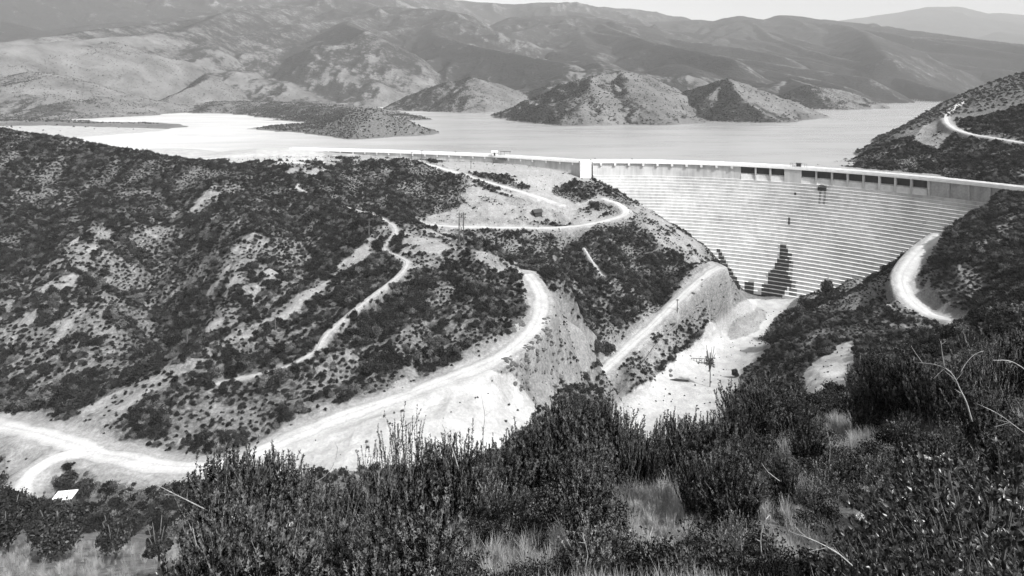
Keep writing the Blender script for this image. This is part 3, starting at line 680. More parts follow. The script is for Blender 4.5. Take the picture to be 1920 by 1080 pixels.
for a0, a1 in ba:
    mb = MB(); mb.arcbox(a0-.1, a1+.1, DR+1.9, DR+2.4, -5.6, -.95); dpart(mb, 'spillway_gate', M['gate'])
    mb = MB(); V = []; Fc = []; nn = 6                             # sloping sill
    for i in range(nn+1):
        a = a0-.1+(a1-a0+.2)*i/nn; V += [arc(a, DR+1.9, -4.7), arc(a, DR+.1, -5.2), arc(a, DR-.25, Z_STEP-.05), arc(a, DR+1.9, Z_STEP-.05)]
    for i in range(nn):
        for j in range(3): Fc.append((i*4+j, i*4+j+1, i*4+5+j, i*4+4+j))
    mb.add(V, Fc); dpart(mb, 'spillway_sill', M['tread'])
prev = None
for i, (a0, a1) in enumerate(ba):                                    # piers between the bays
    nxt = ba[i+1][0] if i+1 < len(ba) else None
    if nxt and nxt-a1 < 3: mb = MB(); mb.arcbox(a1+.02, nxt-.02, DR-.55, DR+2.6, Z_STEP-.2, -.95, 0, 1); dpart(mb, 'spillway_pier', M['concrete'])
def wall_run(x0, x1, m='panel'):
    a0, a1 = ang_of(x0), ang_of(x1); mb = MB(); mb.arcbox(a0, a1, DR+.15, DR+2.7, Z_STEP-.2, -.95); dpart(mb, 'crest_wall', M[m])
wall_run(1112, 1389, 'concrete'); wall_run(1471.5, 1501.5); wall_run(bays[-1][1]+1.5, 1930)
k = ang_of(1112)+1.2
while k < ang_of(1386): mb = MB(); mb.arcbox(k, k+.38, DR-.89, DR+.4, -2.3, -.95, 0, 1); dpart(mb, 'pilaster', M['tread']); k += 2.45
k = ang_of(bays[-1][1]+3)
while k < AE-1: mb = MB(); mb.arcbox(k, k+.3, DR-.7, DR+.4, Z_STEP-.2, -.95, 0, 1); dpart(mb, 'pilaster', M['panel']); k += 2.3
# end block between the arch and the dike
mb = MB(); mb.arcbox(ang_of(1088, DR-1.5), ang_of(1108.5, DR-1.5), DR-2.2, DR+5.2, -12.5, .55, 0, 2); dpart(mb, 'end_block', M['cap'])
# wing dike
dk = np.array([((px-HX)/F*d, d, 0.) for px, py, d in DIKE]); dk = dense(dk, 4.0)
dike = empty('wing_dike', (dk[0][0], dk[0][1], -4), 'long low concrete wing dike running along the ridge beside the lake', 'dike')
def sweep(mb, W, o0, o1, z0, z1):
    t = np.gradient(W[:,:2], axis=0); t /= np.linalg.norm(t, axis=1)[:,None]; nn = np.stack([-t[:,1], t[:,0]], 1)
    if nn[:,1].mean() > 0: nn = -nn                                  # towards the viewer's side of the wall
    V = []; Fc = []; m = len(W)
    for i in range(m):
        a = W[i,:2]+nn[i]*o0; b = W[i,:2]+nn[i]*o1
        V += [(a[0], a[1], z0), (b[0], b[1], z0), (b[0], b[1], z1), (a[0], a[1], z1)]
    for i in range(m-1):
        for j in range(4): Fc.append((i*4+j, i*4+(j+1) % 4, i*4+4+(j+1) % 4, i*4+4+j))
    Fc += [(3,2,1,0), tuple((m-1)*4+j for j in range(4))]
    mb.add(V, Fc)
def kpart(mb, name, m):
    o = mb.build(name, m, dike); o.location = -dike.location; return o
mb = MB(); sweep(mb, dk, -2.0, 1.0, -14, -1.0); kpart(mb, 'dike_wall', M['concrete'])
mb = MB(); sweep(mb, dk, -2.6, 1.9, -.98, .0); kpart(mb, 'dike_cap', M['cap'])
mb = MB(); sweep(mb, dk, 1.4, 1.7, .003, .7); sweep(mb, dk, -2.5, -2.2, .003, .7); kpart(mb, 'dike_parapet', M['cap'])
for i in range(1, len(dk)-1, 2):
    t = dk[i+1]-dk[i-1]; t = t/np.linalg.norm(t); seg = np.array([dk[i]-t*.35, dk[i]+t*.35]); mb = MB(); sweep(mb, seg, .9, 1.89, -2.4, -.985); kpart(mb, 'dike_pilaster', M['tread'])
# ------------------------------------------------------------------ small works along the crest
def on_line(W, px):
    c_ = HX+W[:,0]/W[:,1]*F; i = int(np.argmin(abs(c_-px))); return W[i]
g = on_line(dk, 930)
hut = empty('gatehouse', (g[0], g[1], .0), 'small white gatehouse hut with a railed platform on the dike', 'hut')
mb = MB(); mb.box(-3.4,-.2,-1.2,1.2,.02,2.3); mb.build('hut_wall', M['tin'], hut)
mb = MB(); mb.add([(-3.9,-1.7,2.3),(.3,-1.7,2.3),(.3,1.7,2.5),(-3.9,1.7,2.5),(-3.9,0,3.1),(.3,0,3.1)], [(0,1,5,4),(4,5,2,3),(0,4,3),(1,2,5),(0,3,2,1)]); mb.build('hut_roof', M['roof'], hut)
mb = MB(); mb.box(-2.2,-1.3,-1.26,-1.2,.02,1.9); mb.build('door', M['darkwood'], hut)
mb = MB(); mb.box(-3.2,5.8,-4.6,-1.95,-2.3,-2.0); mb.build('platform', M['wood'], hut)
mb = MB()
for x in np.linspace(-3.1,5.7,8): mb.tube([(x,-4.5,-2.0),(x,-4.5,-.9)], .09)
mb.tube([(-3.1,-4.5,-.9),(5.7,-4.5,-.9)], .09); mb.tube([(-3.1,-4.5,-1.45),(5.7,-4.5,-1.45)], .07)
for x in (-2.5,5): mb.tube([(x,-2.2,-2.2),(x,-4.4,-2.3),(x,-2.0,-5.2)], .12)
mb.build('railing', M['darkwood'], hut)
mb = MB()
for x in (2.2,4.4,8.0): mb.tube([(x,.8,.05),(x,.8,2.6)], .11); mb.tube([(x,-.8,.05),(x,-.8,2.6)], .11)
mb.box(1.6,8.6,-1.1,1.1,2.6,2.85); mb.build('canopy', M['wood'], hut)
a_ = ang_of(1496.5); b_ = arc(a_, DR+3.0, 0)
hst = empty('gate_hoist', (b_[0], b_[1], .0), 'small dark gate hoist cabin on the dam crest above the spillways', 'hoist', rz=-R(a_))
mb = MB(); mb.box(-1.1,1.1,-.9,.9,.02,2.2); mb.build('cabin', M['darkwood'], hst)
mb = MB(); mb.box(-1.4,1.4,-1.2,1.2,2.2,2.4); mb.build('hoist_roof', M['wood'], hst)
mb = MB(); [mb.tube([(x,-.95,0.0),(x,-.95,2.2)], .08) for x in (-4,-3,3,4)]; mb.tube([(-4,-.95,2.15),(4,-.95,2.15)], .07); mb.build('railing', M['wood'], hst)
a_ = ang_of(1542.5); b_ = arc(a_, DR-1.1, Z_STEP-RISE)
ob = empty('outlet_box', b_, 'dark timber outlet box hanging on the steps under the spillways', 'outlet box', rz=-R(a_))
mb = MB(); mb.box(-2.0,2.0,-1.2,.6,-1.2,.5); mb.build('box_body', M['darkwood'], ob)
mb = MB(); mb.tube([(-1.7,-1.4,.5),(-1.2,-1.4,1.6),(0,-1.4,2.0),(1.2,-1.4,1.6),(1.7,-1.4,.5)], .16); mb.build('hood', M['wood'], ob)
for px, lab in ((1117,'short dark post standing on the dam crest next to the end block'),(1186,'short dark post on the dam crest, alone over the bright steps'),(857,'dark post on the dike crest just before the gatehouse')):
    if px > 1000: q = arc(ang_of(px), DR+2.5, 0)
    else: q = on_line(dk, px)
    o = MB(); o.tube([(0,0,.0),(0,0,1.5)], .28, .2); o.tube([(0,0,1.5),(0,0,1.85)], .3, .12); p_ = o.build('crest_post', M['darkwood']); p_.location = (q[0], q[1], .0); tag(p_, lab, 'post')
# timber chute down the abutment and the flume pipe
def draped(px_d, lift): return [(x, y, z+lift) for x, y, z in (ground_at(px, d) for px, d in px_d)]
mb = MB(); tr = draped([(1121,331),(1135,328),(1150,325),(1166,322)], .5); mb.tube(tr, .42, .42, 4)
tch = mb.build('timber_chute', M['darkwood']); tag(tch, 'dark timber chute lying down the slope below the white end block', 'chute')
mb = MB(); pts = dense(draped([(1358,246),(1340,242),(1310,235.5),(1275,228),(1240,217),(1205,204),(1190,194)], .55), 2); mb.tube(pts, .22, .22, 6)
pipe = mb.build('pipeline', M['pipe'], None, True); tag(pipe, 'long thin pipeline running down the bank beside the valley road', 'pipeline')
# utility poles
def pole(px, py_base, d, h, arms, label, group=None):
    x, y, z = ground_at(px, d)
    o = empty('utility_pole', (x, y, z), label, 'pole', group)
    mb = MB(); mb.tube([(0,0,-.6),(0,0,h)], .2, .13, 7); mb.build('pole_shaft', M['wood'], o)
    for k, (zz, wd) in enumerate(arms):
        mb = MB(); mb.box(-wd/2, wd/2, -.21, -.12, zz-.09, zz+.09); a = mb.build('crossarm', M['wood'], o)
        for s in (-.44, -.2, .2, .44): mb = MB(); mb.tube([(s*wd,-.16,zz+.09),(s*wd,-.16,zz+.3)], .07, .05, 6); mb.build('insulator', M['darkwood'], a)
    return o
pole(772,300,333,5.6,[(5.2,1.5)],'short utility pole on the brushy knoll under the dike, beside a taller one')
pole(791,303,334,7.4,[(7.0,1.6)],'taller of two utility poles on the brushy knoll under the dike')
pole(883,318,342,4.2,[(3.9,1.2)],'short utility pole standing on the bare slope below the gatehouse')
pole(863,380,290,9.0,[(8.5,1.6)],'thin utility pole on the slope above the curved bench road')
pole(692,470,191,6.2,[(5.7,1.5)],'single utility pole beside the trail on top of the hillock')
pole(1009,430,281,2.6,[(2.4,.9)],'small pole at the outer edge of the bench road')
pole(1270,580,229,5.0,[(4.6,1.3)],'utility pole beside the sloping valley road')
pole(351,700,128,4.2,[],'lone bare post on the slope above the canyon road ridge')
pole(516,640,141,3.2,[],'short bare post on the crest of the hillock ridge')
x, y, z = ground_at(865, 187)
hf = empty('power_pole_frame', (x, y, z), 'tall twin pole power line frame standing on the hillock crest', 'power pole')
for s in (-.75,.75):
    mb = MB(); mb.tube([(s,0,-.6),(s*.9,0,10.5)], .2, .14, 7); mb.build('pole_shaft', M['wood'], hf)
for zz in (10.0, 8.9):
    mb = MB(); mb.box(-1.5,1.5,-.22,-.13,zz-.09,zz+.09); a = mb.build('crossarm', M['wood'], hf)
    for s in (-1.35,0,1.35): mb = MB(); mb.tube([(s,-.17,zz+.09),(s,-.17,zz+.36)], .08, .05, 6); mb.build('insulator', M['darkwood'], a)
mb = MB(); mb.tube([(-.74,-.2,3.0),(.7,-.2,7.5)], .07); mb.tube([(.74,-.2,3.0),(-.7,-.2,7.5)], .07); mb.build('cross_brace', M['wood'], hf)
# dark shed on the slope
x, y, z = ground_at(1007, 292)
sh = empty('tar_paper_shed', (x, y, z), 'small black shed with a pitched roof alone on the bare slope', 'shed', rz=.5)
mb = MB(); mb.box(-2.0,2.0,-1.5,1.5,-1.2,1.7); mb.build('shed_wall', M['darkwood'], sh)
mb = MB(); mb.add([(-2.6,-1.9,1.6),(2.6,-1.9,1.6),(2.6,1.9,1.6),(-2.6,1.9,1.6),(-2.6,0,3.0),(2.6,0,3.0)], [(0,1,5,4),(4,5,2,3),(0,4,3),(1,2,5),(0,3,2,1)]); mb.build('shed_roof', M['gate'], sh)
# barrier, pit and sapling on the canyon floor
x, y, z = ground_at(1311, 216)
ba_ = empty('timber_barrier', (x, y, z), 'low open timber barrier standing on the white canyon floor', 'barrier', rz=-.12)
mb = MB(); mb.box(-2.9,2.9,-.06,.06,1.55,1.75); mb.build('top_rail', M['wood'], ba_)
mb = MB(); mb.box(-2.9,2.9,-.06,.06,.25,.42); mb.build('bottom_rail', M['wood'], ba_)
for s in np.linspace(-2.84,2.84,7): mb = MB(); mb.box(s-.07,s+.07,-.07,.07,-.2,1.548); mb.build('post', M['wood'], ba_)
x, y, z = ground_at(1272, 201)
mb = MB(); mb.add([(-4.2,1.0,.1),(-1.5,.2,.55),(3.8,-.2,.25),(3.6,.9,.15),(-.5,.7,.9)], [(0,1,4),(1,2,4),(2,3,4),(3,0,4),(0,3,2,1)]); pt = mb.build('dark_canvas_sheet', M['darkwood']); pt.location = (x, y, z); tag(pt, 'dark canvas sheet lying flat on the white canyon floor', 'canvas')
# ------------------------------------------------------------------ plants
def orient_quads(C, N, U, w, l):                 # leaf quads from centres, normals, directions
    S = np.cross(N, U); S /= np.linalg.norm(S, axis=1)[:,None]+1e-9
    w = np.asarray(w)[:,None]; l = np.asarray(l)[:,None]
    V = np.stack([C-U*l, C+S*w, C+U*l, C-S*w], 1).reshape(-1, 3)
    Fc = np.arange(len(V)).reshape(-1, 4); return V, Fc
def unit(n, r):
    v = r.normal(size=(n, 3)); return v/np.linalg.norm(v, axis=1)[:,None]
def clump_cloud(seed, n, leaf, lobes=7, flat=.8, r0=.34, shell=.55):
    r = np.random.default_rng(seed); L = []
    for i in range(lobes):
        a = r.uniform(0, 2*math.pi); q = r.uniform(0, .62); L.append((q*math.cos(a), q*math.sin(a), r.uniform(.25, .75)*flat*(1.15-q*.6), r.uniform(.75, 1.25)*r0))
    L = np.array(L); idx = r.integers(0, lobes, n)
    u = unit(n, r); u[:,2] = np.where(u[:,2] < -.3, -u[:,2]*.3, u[:,2]); rad = L[idx,3]*(shell+(1-shell)*r.random(n)**.6)*(1+.25*r.normal(size=n)*.6)
    C = L[idx,:3]+u*rad[:,None]*np.array([1,1,.95]); C[:,2] = np.maximum(C[:,2], .02+.1*r.random(n))
    N = u+.9*unit(n, r); N /= np.linalg.norm(N, axis=1)[:,None]
    U = np.cross(N, unit(n, r)); U /= np.linalg.norm(U, axis=1)[:,None]
    s = leaf*r.uniform(.6, 1.4, n); return orient_quads(C, N, U, s*.6, s)
def shrub_mesh(seed, n=420, leaf=.10, lobes=8, mats=None, flat=.8):
    V, Fc = clump_cloud(seed, n, leaf, lobes, flat); return npmesh('shrub_foliage', V, Fc, [mats])
MIDV = [shrub_mesh(100+i, 620, .075, 10, M['brush'] if i < 6 else M['sage'], .75+.1*(i % 3)) for i in range(8)]
LOWV = [shrub_mesh(200+i, 60, .24, 5, M['brushfar'], .8) for i in range(4)]
# brush scattered over the slopes
def jitter_field(x0, x1, y0, y1, st, seed):
    r = np.random.default_rng(seed); gx, gy = np.meshgrid(np.arange(x0, x1, st), np.arange(y0, y1, st))
    gx = gx.ravel()+r.uniform(-.5, .5, gx.size)*st; gy = gy.ravel()+r.uniform(-.5, .5, gx.size)*st; return gx, gy, r
bx, by, r_ = jitter_field(-330, 330, 58, 372, 1.05, 5)
m = np.abs(bx/by) < 1.05; bx, by = bx[m], by[m]
g_ = sample(grow, bx, by); keep = r_.random(bx.size) < g_**1.1*.85*np.clip(.7+.6*sample(SLP, bx, by), .7, 1.4)+.05*(sample(ROADM, bx, by) > 1.5); bx, by, g_ = bx[keep], by[keep], g_[keep]
bz = T(bx, by)
size = (.28+.85*np.clip(vnoise(bx/6, by/6, 91), 0, 1)*r_.uniform(.35, 1.45, bx.size)**1.3)*(.38+1.05*np.clip(g_, 0, 1))*1.15
dmask = np.hypot(bx-DC[0], by-DC[1])-(DR-dam_off(bz)); m = ~((dmask > -1.0) & (bx > 48) & (np.hypot(bx-DC[0], by-DC[1]) < 197))
bpx = HX+bx/by*F; bpy_ = HY+(CZ-bz)/by*F
m &= ~((bpx > 1385) & (bpx < 1500) & (bpy_ > 545) & (bpy_ < 580))
size = np.where((dmask > -7) & (dmask < 3) & (bx > 48), np.minimum(size, .55), size); bx, by, bz, size = bx[m], by[m], bz[m], size[m]
bpx = HX+bx/by*F; bpy_ = HY+(CZ-bz)/by*F
# which bushes can be seen: march the sight lines
def seen(x, y, z, top):
    ok = np.ones(x.shape, bool)
    for t in np.linspace(.12, .97, 60): ok &= T(x*t, y*t) < CZ+(z+top-CZ)*t+.15
    return ok
vis = seen(bx, by, bz, size*.8)
proj = size/by; inframe = (bpx > 5) & (bpx < 1915) & (bpy_ < 1000)
order = np.argsort(-proj*(vis & inframe)); NIND = 150
ind = order[:NIND]; rest = np.ones(bx.size, bool); rest[ind] = False
def scatter(name, X, Y, Z, S, meshes, seed, sz=1.0):
    r = np.random.default_rng(seed); me = bpy.data.meshes.new(name); me.vertices.add(len(X)); me.vertices.foreach_set('co', np.stack([X, Y, Z], 1).astype(np.float32).ravel())
    at = me.attributes.new('scl', 'FLOAT_VECTOR', 'POINT'); at.data.foreach_set('vector', np.stack([S*r.uniform(.85, 1.2, len(X)), S*r.uniform(.85, 1.2, len(X)), S*sz*r.uniform(.8, 1.25, len(X))], 1).astype(np.float32).ravel())
    at = me.attributes.new('rot', 'FLOAT_VECTOR', 'POINT'); at.data.foreach_set('vector', np.stack([r.normal(0, .1, len(X)), r.normal(0, .1, len(X)), r.uniform(0, 6.28, len(X))], 1).astype(np.float32).ravel())
    at = me.attributes.new('pick', 'INT', 'POINT'); at.data.foreach_set('value', r.integers(0, len(meshes), len(X)).astype(np.int32))
    o = link(name, me); cl = bpy.data.collections.new(name+'_sources')
    for q in meshes: cl.objects.link(bpy.data.objects.new(name+'_source', q))
    ng = bpy.data.node_groups.new(name, 'GeometryNodeTree'); ng.interface.new_socket('Geometry', in_out='INPUT', socket_type='NodeSocketGeometry'); ng.interface.new_socket('Geometry', in_out='OUTPUT', socket_type='NodeSocketGeometry')
    N = ng.nodes; L = ng.links; gi = N.new('NodeGroupInput'); go = N.new('NodeGroupOutput'); ip = N.new('GeometryNodeInstanceOnPoints'); ci = N.new('GeometryNodeCollectionInfo')
    ci.inputs['Collection'].default_value = cl; ci.inputs['Separate Children'].default_value = True; ci.inputs['Reset Children'].default_value = True
    def na_(nm, ty): 
        q = N.new('GeometryNodeInputNamedAttribute'); q.data_type = ty; q.inputs['Name'].default_value = nm; return q.outputs['Attribute']
    L.new(gi.outputs[0], ip.inputs['Points']); L.new(ci.outputs[0], ip.inputs['Instance']); ip.inputs['Pick Instance'].default_value = True
    L.new(na_('pick', 'INT'), ip.inputs['Instance Index']); L.new(na_('scl', 'FLOAT_VECTOR'), ip.inputs['Scale'])
    er = N.new('FunctionNodeEulerToRotation'); L.new(na_('rot', 'FLOAT_VECTOR'), er.inputs[0]); L.new(er.outputs[0], ip.inputs['Rotation']); L.new(ip.outputs[0], go.inputs[0])
    md = o.modifiers.new('scatter', 'NODES'); md.node_group = ng
    return tag(o, kind='stuff')
o = scatter('chaparral_brush', bx[rest], by[rest], bz[rest]-.05, size[rest]*1.15, MIDV, 3)
print('BRUSH', int(rest.sum()))
# brush on the hills round the lake
hx, hy, r_ = jitter_field(-900, 800, 380, 1350, 2.7, 8)
m = np.abs(hx/hy) < .95; hx, hy = hx[m], hy[m]
hz = np.where(hy < 640, T(hx, np.minimum(hy, 639)), hills_z(hx, hy))
m = (hz > LAKE+.5); hx, hy, hz = hx[m], hy[m], hz[m]
dn = fbm(hx/28, hy/28, 4, 33); hpx = HX+hx/hy*F
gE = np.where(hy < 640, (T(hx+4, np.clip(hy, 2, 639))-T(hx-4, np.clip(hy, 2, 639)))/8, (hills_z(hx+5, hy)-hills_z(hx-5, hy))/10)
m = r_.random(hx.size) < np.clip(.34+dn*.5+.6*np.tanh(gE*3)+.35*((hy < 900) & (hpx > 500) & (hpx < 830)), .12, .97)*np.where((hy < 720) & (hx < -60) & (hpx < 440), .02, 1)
m &= ~((hy < 450) & (hx < 45)); hx, hy, hz = hx[m], hy[m], hz[m]
scatter('distant_hillside_brush', hx, hy, hz-.1, r_.uniform(.7, 1.75, hx.size), LOWV, 4)
print('FARBRUSH', hx.size)
REG = [('dark round shrub among others on the slope beside the canyon road', 'shrubs along the canyon road', lambda x, y, d: y > 690 and x < 640),
       ('dark shrub growing on the front slope of the hillock under the trail', 'shrubs on the hillock', lambda x, y, d: 480 < x < 1000),
       ('dark shrub in the brush of the steep bank below the abutment road', 'shrubs on the steep bank', lambda x, y, d: x > 1300),
       ('dark shrub on the hillside with bare patches across the side valley', 'shrubs on the far hillside', lambda x, y, d: True)]
for k_, i in enumerate(ind):
    lab, grp = next((a, b) for a, b, f in REG if f(bpx[i], bpy_[i], by[i]))
    o = link('chaparral_shrub', MIDV[k_ % 6]); o.location = (bx[i], by[i], bz[i]-.05); s = size[i]*1.15; o.scale = (s, s*random.uniform(.85,1.2), s*random.uniform(.85,1.25)); o.rotation_euler[2] = random.uniform(0, 6.28)
    tag(o, lab, 'shrub', grp)
for q_, hi_ in (('needle', .15), ('needlepale', .32)):      # sunlit stem tips painted into the leaf colour, as pale seed heads
    nt_ = M[q_].node_tree; N_ = nt_.nodes; cc_ = [n for n in N_ if n.type == 'COMBINE_COLOR'][0]; src_ = cc_.inputs[0].links[0].from_socket
    at_ = N_.new('ShaderNodeAttribute'); at_.attribute_name = 'tip'; nz_ = N_.new('ShaderNodeTexNoise'); nz_.inputs['Scale'].default_value = 9; tc_ = N_.new('ShaderNodeTexCoord'); nt_.links.new(tc_.outputs['Object'], nz_.inputs['Vector'])
    ad_ = N_.new('ShaderNodeMath'); ad_.operation = 'ADD'; nt_.links.new(at_.outputs['Fac'], ad_.inputs[0]); nt_.links.new(nz_.outputs['Fac'], ad_.inputs[1])
    mr_ = N_.new('ShaderNodeMapRange'); mr_.inputs['From Min'].default_value = 1.36; mr_.inputs['From Max'].default_value = 1.62; nt_.links.new(ad_.outputs[0], mr_.inputs['Value'])
    mx_ = N_.new('ShaderNodeMix'); mx_.data_type = 'FLOAT'; nt_.links.new(mr_.outputs[0], mx_.inputs[0]); nt_.links.new(src_, mx_.inputs[2]); mx_.inputs[3].default_value = hi_; [nt_.links.new(mx_.outputs[0], cc_.inputs[i]) for i in range(3)]
# --- upright needle-leaved shrubs of the foreground
def wand_parts(seed, h=1.6, stems=60, spread=.5, leaves=150, ll=.022, droop=.1):
    r = np.random.default_rng(seed); SV = []; SF = []; LC = []; LU = []; LN = []; LS = []; LT = []
    for s in range(stems):
        a = r.uniform(0, 6.28); q = r.random()**.6; hh = h*r.uniform(.72, 1.04)*(1.02-.22*q*q); lean = spread*q
        k = 7; t = np.linspace(0, 1, k); wob = r.normal(0, .03, (k, 2)).cumsum(0)*hh
        x = .12*q*math.cos(a)+lean*math.cos(a)*t**1.2+wob[:,0]; y = .12*q*math.sin(a)+lean*math.sin(a)*t**1.2+wob[:,1]; z = hh*t
        paths = [np.stack([x, y, z], 1)]
        for b in range(r.integers(1, 5)):                          # side shoots
            t0 = r.uniform(.3, .85); p0 = np.array([np.interp(t0, t, x), np.interp(t0, t, y), hh*t0]); b_a = r.uniform(0, 6.28); ln = hh*r.uniform(.15, .38)
            dv = np.array([math.cos(b_a)*.28, math.sin(b_a)*.28, 1.0]); tt = np.linspace(0, 1, 4)[:,None]; paths.append(p0+dv*ln*tt+np.array([math.cos(b_a), math.sin(b_a), 0])*ln*.12*np.sin(tt*3))
        for pi, pth in enumerate(paths):
            rad = (.006 if pi == 0 else .003)*h/1.5; base = len(SV); m = len(pth)
            for i in range(m):
                rr = rad*(1-.75*i/(m-1))
                for j in range(3): SV.append(pth[i]+rr*np.array([math.cos(j*2.09), math.sin(j*2.09), 0]))
            for i in range(m-1):
                for j in range(3): SF.append((base+i*3+j, base+i*3+(j+1) % 3, base+i*3+3+(j+1) % 3, base+i*3+3+j))
            nl = int(leaves*(1 if pi == 0 else .34)); tl = (.22 if pi == 0 else .0)+(.80 if pi == 0 else 1.0)*r.random(nl)**.8; tl = np.clip(tl, 0, 1)*(m-1)
            ii = np.clip(tl.astype(int), 0, m-2); fr = (tl-ii)[:,None]; pc = pth[ii]*(1-fr)+pth[ii+1]*fr; dr = pth[ii+1]-pth[ii]; dr /= np.linalg.norm(dr, axis=1)[:,None]
            u = unit(nl, r); u = dr*r.uniform(.4, 1.3, (nl, 1))+u*.7; u /= np.linalg.norm(u, axis=1)[:,None]
            LT.append(tl/(m-1)); LC.append(pc+u*ll*.8); LU.append(u); LN.append(unit(nl, r)); LS.append(ll*r.uniform(.6, 1.4, nl))
    LC = np.concatenate(LC); LU = np.concatenate(LU); LN = np.concatenate(LN); LS = np.concatenate(LS)
    LN = LN-LU*(LN*LU).sum(1)[:,None]; LN /= np.linalg.norm(LN, axis=1)[:,None]+1e-9
    V, Fc = orient_quads(LC, LN, LU, LS*.30, LS)
    return np.array(SV), np.array(SF), V, Fc, np.repeat(np.concatenate(LT), 4)
PROTO = {}
def wand_proto(key, mat_, **kw):
    SV, SF, V, Fc, tp = wand_parts(**kw); fm = npmesh('foliage', V, Fc, [mat_]); at = fm.attributes.new('tip', 'FLOAT', 'POINT'); at.data.foreach_set('value', tp.astype(np.float32)); PROTO[key] = (npmesh('stems', SV, SF, [M['twig']]), fm)
for i in range(4): wand_proto('dark%d' % i, M['needle'], seed=300+i, h=1.6, stems=58, spread=.50, leaves=210, ll=.023)
for i in range(3): wand_proto('pale%d' % i, M['needlepale'], seed=320+i, h=1.3, stems=44, spread=.55, leaves=150, ll=.020)
for i in range(2): wand_proto('wispy%d' % i, M['needle'], seed=340+i, h=1.9, stems=30, spread=.42, leaves=210, ll=.016)
def plant(name, key, px, d, h, label, group, wide=1.0, dx=0, lean=0.0):
    x, y, z = ground_at(px, d)
    o = empty(name, (x, y, z-.05), label, 'shrub', group, random.uniform(0, 6.28))
    st, fo = PROTO[key]; s = h/1.6
    for nm, me in (('stems', st), ('foliage', fo)): q = link(nm, me, o)
    o.scale = (s*wide, s*wide, s); o.rotation_euler[0] = random.uniform(-.08, .08)+lean; return o
# --- broad-leaved shrubs at the lower right
def broad_parts(seed, rad=.9, h=1.3, ros=300, ll=.072):
    r = np.random.default_rng(seed); V = []; Fc = []; SV = []; SF = []
    tips = []
    for k in range(ros):
        u = unit(1, r)[0]; u[2] = abs(u[2])*.9+.05; q = r.uniform(.55, 1.0); tips.append(np.array([u[0]*rad*q, u[1]*rad*q, .15*h+u[2]*h*.85*q]))
    mb = MB()
    for tp in tips:
        if r.random() < .45: b0 = np.array([tp[0]*.12, tp[1]*.12, 0.]); mid = tp*np.array([.55,.55,.5]); mb.tube([b0, mid, tp], .010, .004, 4)
        ax = tp-np.array([0, 0, .1*h]); ax /= np.linalg.norm(ax); ax = ax+.4*unit(1, r)[0]+np.array([0,0,.5]); ax /= np.linalg.norm(ax)
        e1 = np.cross(ax, (0.3,.8,.2)); e1 /= np.linalg.norm(e1); e2 = np.cross(ax, e1); nl = r.integers(6, 11)
        for j in range(nl):
            a = j*2.4+r.uniform(-.3,.3); el = r.uniform(.25, 1.1); dv = ax*math.cos(el)+(e1*math.cos(a)+e2*math.sin(a))*math.sin(el)
            nn = ax*math.sin(el)-(e1*math.cos(a)+e2*math.sin(a))*math.cos(el); sd = np.cross(dv, nn); L = ll*r.uniform(.65, 1.2); w = L*.21; o_ = tp-ax*.03*j/nl*1.5; b = len(V)
            for t_, ww, up in ((0,.15,0),(.3,.85,.03),(.62,1.0,.03),(1.0,.12,-.04)):
                c0 = o_+dv*L*t_+nn*L*up; V += [c0-sd*w*ww+nn*w*.35*ww, c0, c0+sd*w*ww+nn*w*.35*ww]
            for i in range(3):
                q = b+i*3; Fc += [(q,q+1,q+4,q+3),(q+1,q+2,q+5,q+4)]
    return mb, np.array(V), np.array(Fc), tips
BROAD = []
for i in range(3):
    mb, V, Fc, tips = broad_parts(400+i); st = pymesh('branches', mb.V, mb.F, [M['bark']]); fo = npmesh('foliage', V, Fc, [M['broad']], None, True)
    mf = MB(); rr = random.Random(i)
    BROAD.append((st, fo, tips))
def flower_mesh(seed):
    r = np.random.default_rng(seed); n_ = 46; C = unit(n_, r)*np.array([.045,.045,.03])*r.uniform(.4,1,(n_,1)); N_ = unit(n_, r); N_[:,2] = abs(N_[:,2]); U = np.cross(N_, unit(n_, r)); U /= np.linalg.norm(U, axis=1)[:,None]
    return npmesh('flower_cluster', *orient_quads(C, N_, U, np.full(n_, .009), np.full(n_, .010)), [M['flower']])
FLW = [flower_mesh(i) for i in range(3)]
def broad(px, d, ytop, wide, label, group, var, nfl=4):
    h = min(max(CZ-(ytop-HY)/F*d-ground_at(px, d)[2], .7), 2.0)
    x, y, z = ground_at(px, d); o = empty('broadleaf_shrub', (x, y, z-.08), label, 'shrub', group, random.uniform(0, 6.28))
    st, fo, tips = BROAD[var]; link('branches', st, o); link('foliage', fo, o)
    for k in range(nfl):
        q = link('flower_cluster', FLW[k % 3], o); t_ = tips[random.randrange(len(tips))]; q.location = tuple(t_*1.04+np.array([0,0,.03]))
    s = h/1.3; o.scale = (s*wide, s*wide, s); return o
# --- bleached dead branches
def dead_branch(name, path, r0, label, seed, twigs=7, m='dead', group=None):
    """path: (photo column, row, metres) of the bough, laid out in the open air above the brush"""
    W = np.array([P(*p) for p in path]); base = W[0].copy(); W = W-base; r = np.random.default_rng(seed)
    o = empty(name, tuple(base), label, 'branch', group)
    mb = MB(); r0 *= .38; mb.tube(dense(W, .06), r0, r0*.35, 6); mb.build('bough', M[m], o, True)
    D = dense(W, .06); ln = np.linalg.norm(W[-1]-W[0])
    for k in range(twigs):
        i = int(len(D)*r.uniform(.3, .97)); i = min(i, len(D)-2); t = D[i+1]-D[i]; t /= np.linalg.norm(t); u = t+.9*unit(1, r)[0]; u[1] *= .5; u /= np.linalg.norm(u); L = ln*r.uniform(.1, .28)
        mb = MB(); mb.tube([D[i], D[i]+u*L*.5+r.normal(0,.02,3)*L, D[i]+u*L+np.array([0,0,.06*L])], r0*.4, r0*.15, 5); mb.build('twig', M[m], o)
    return o
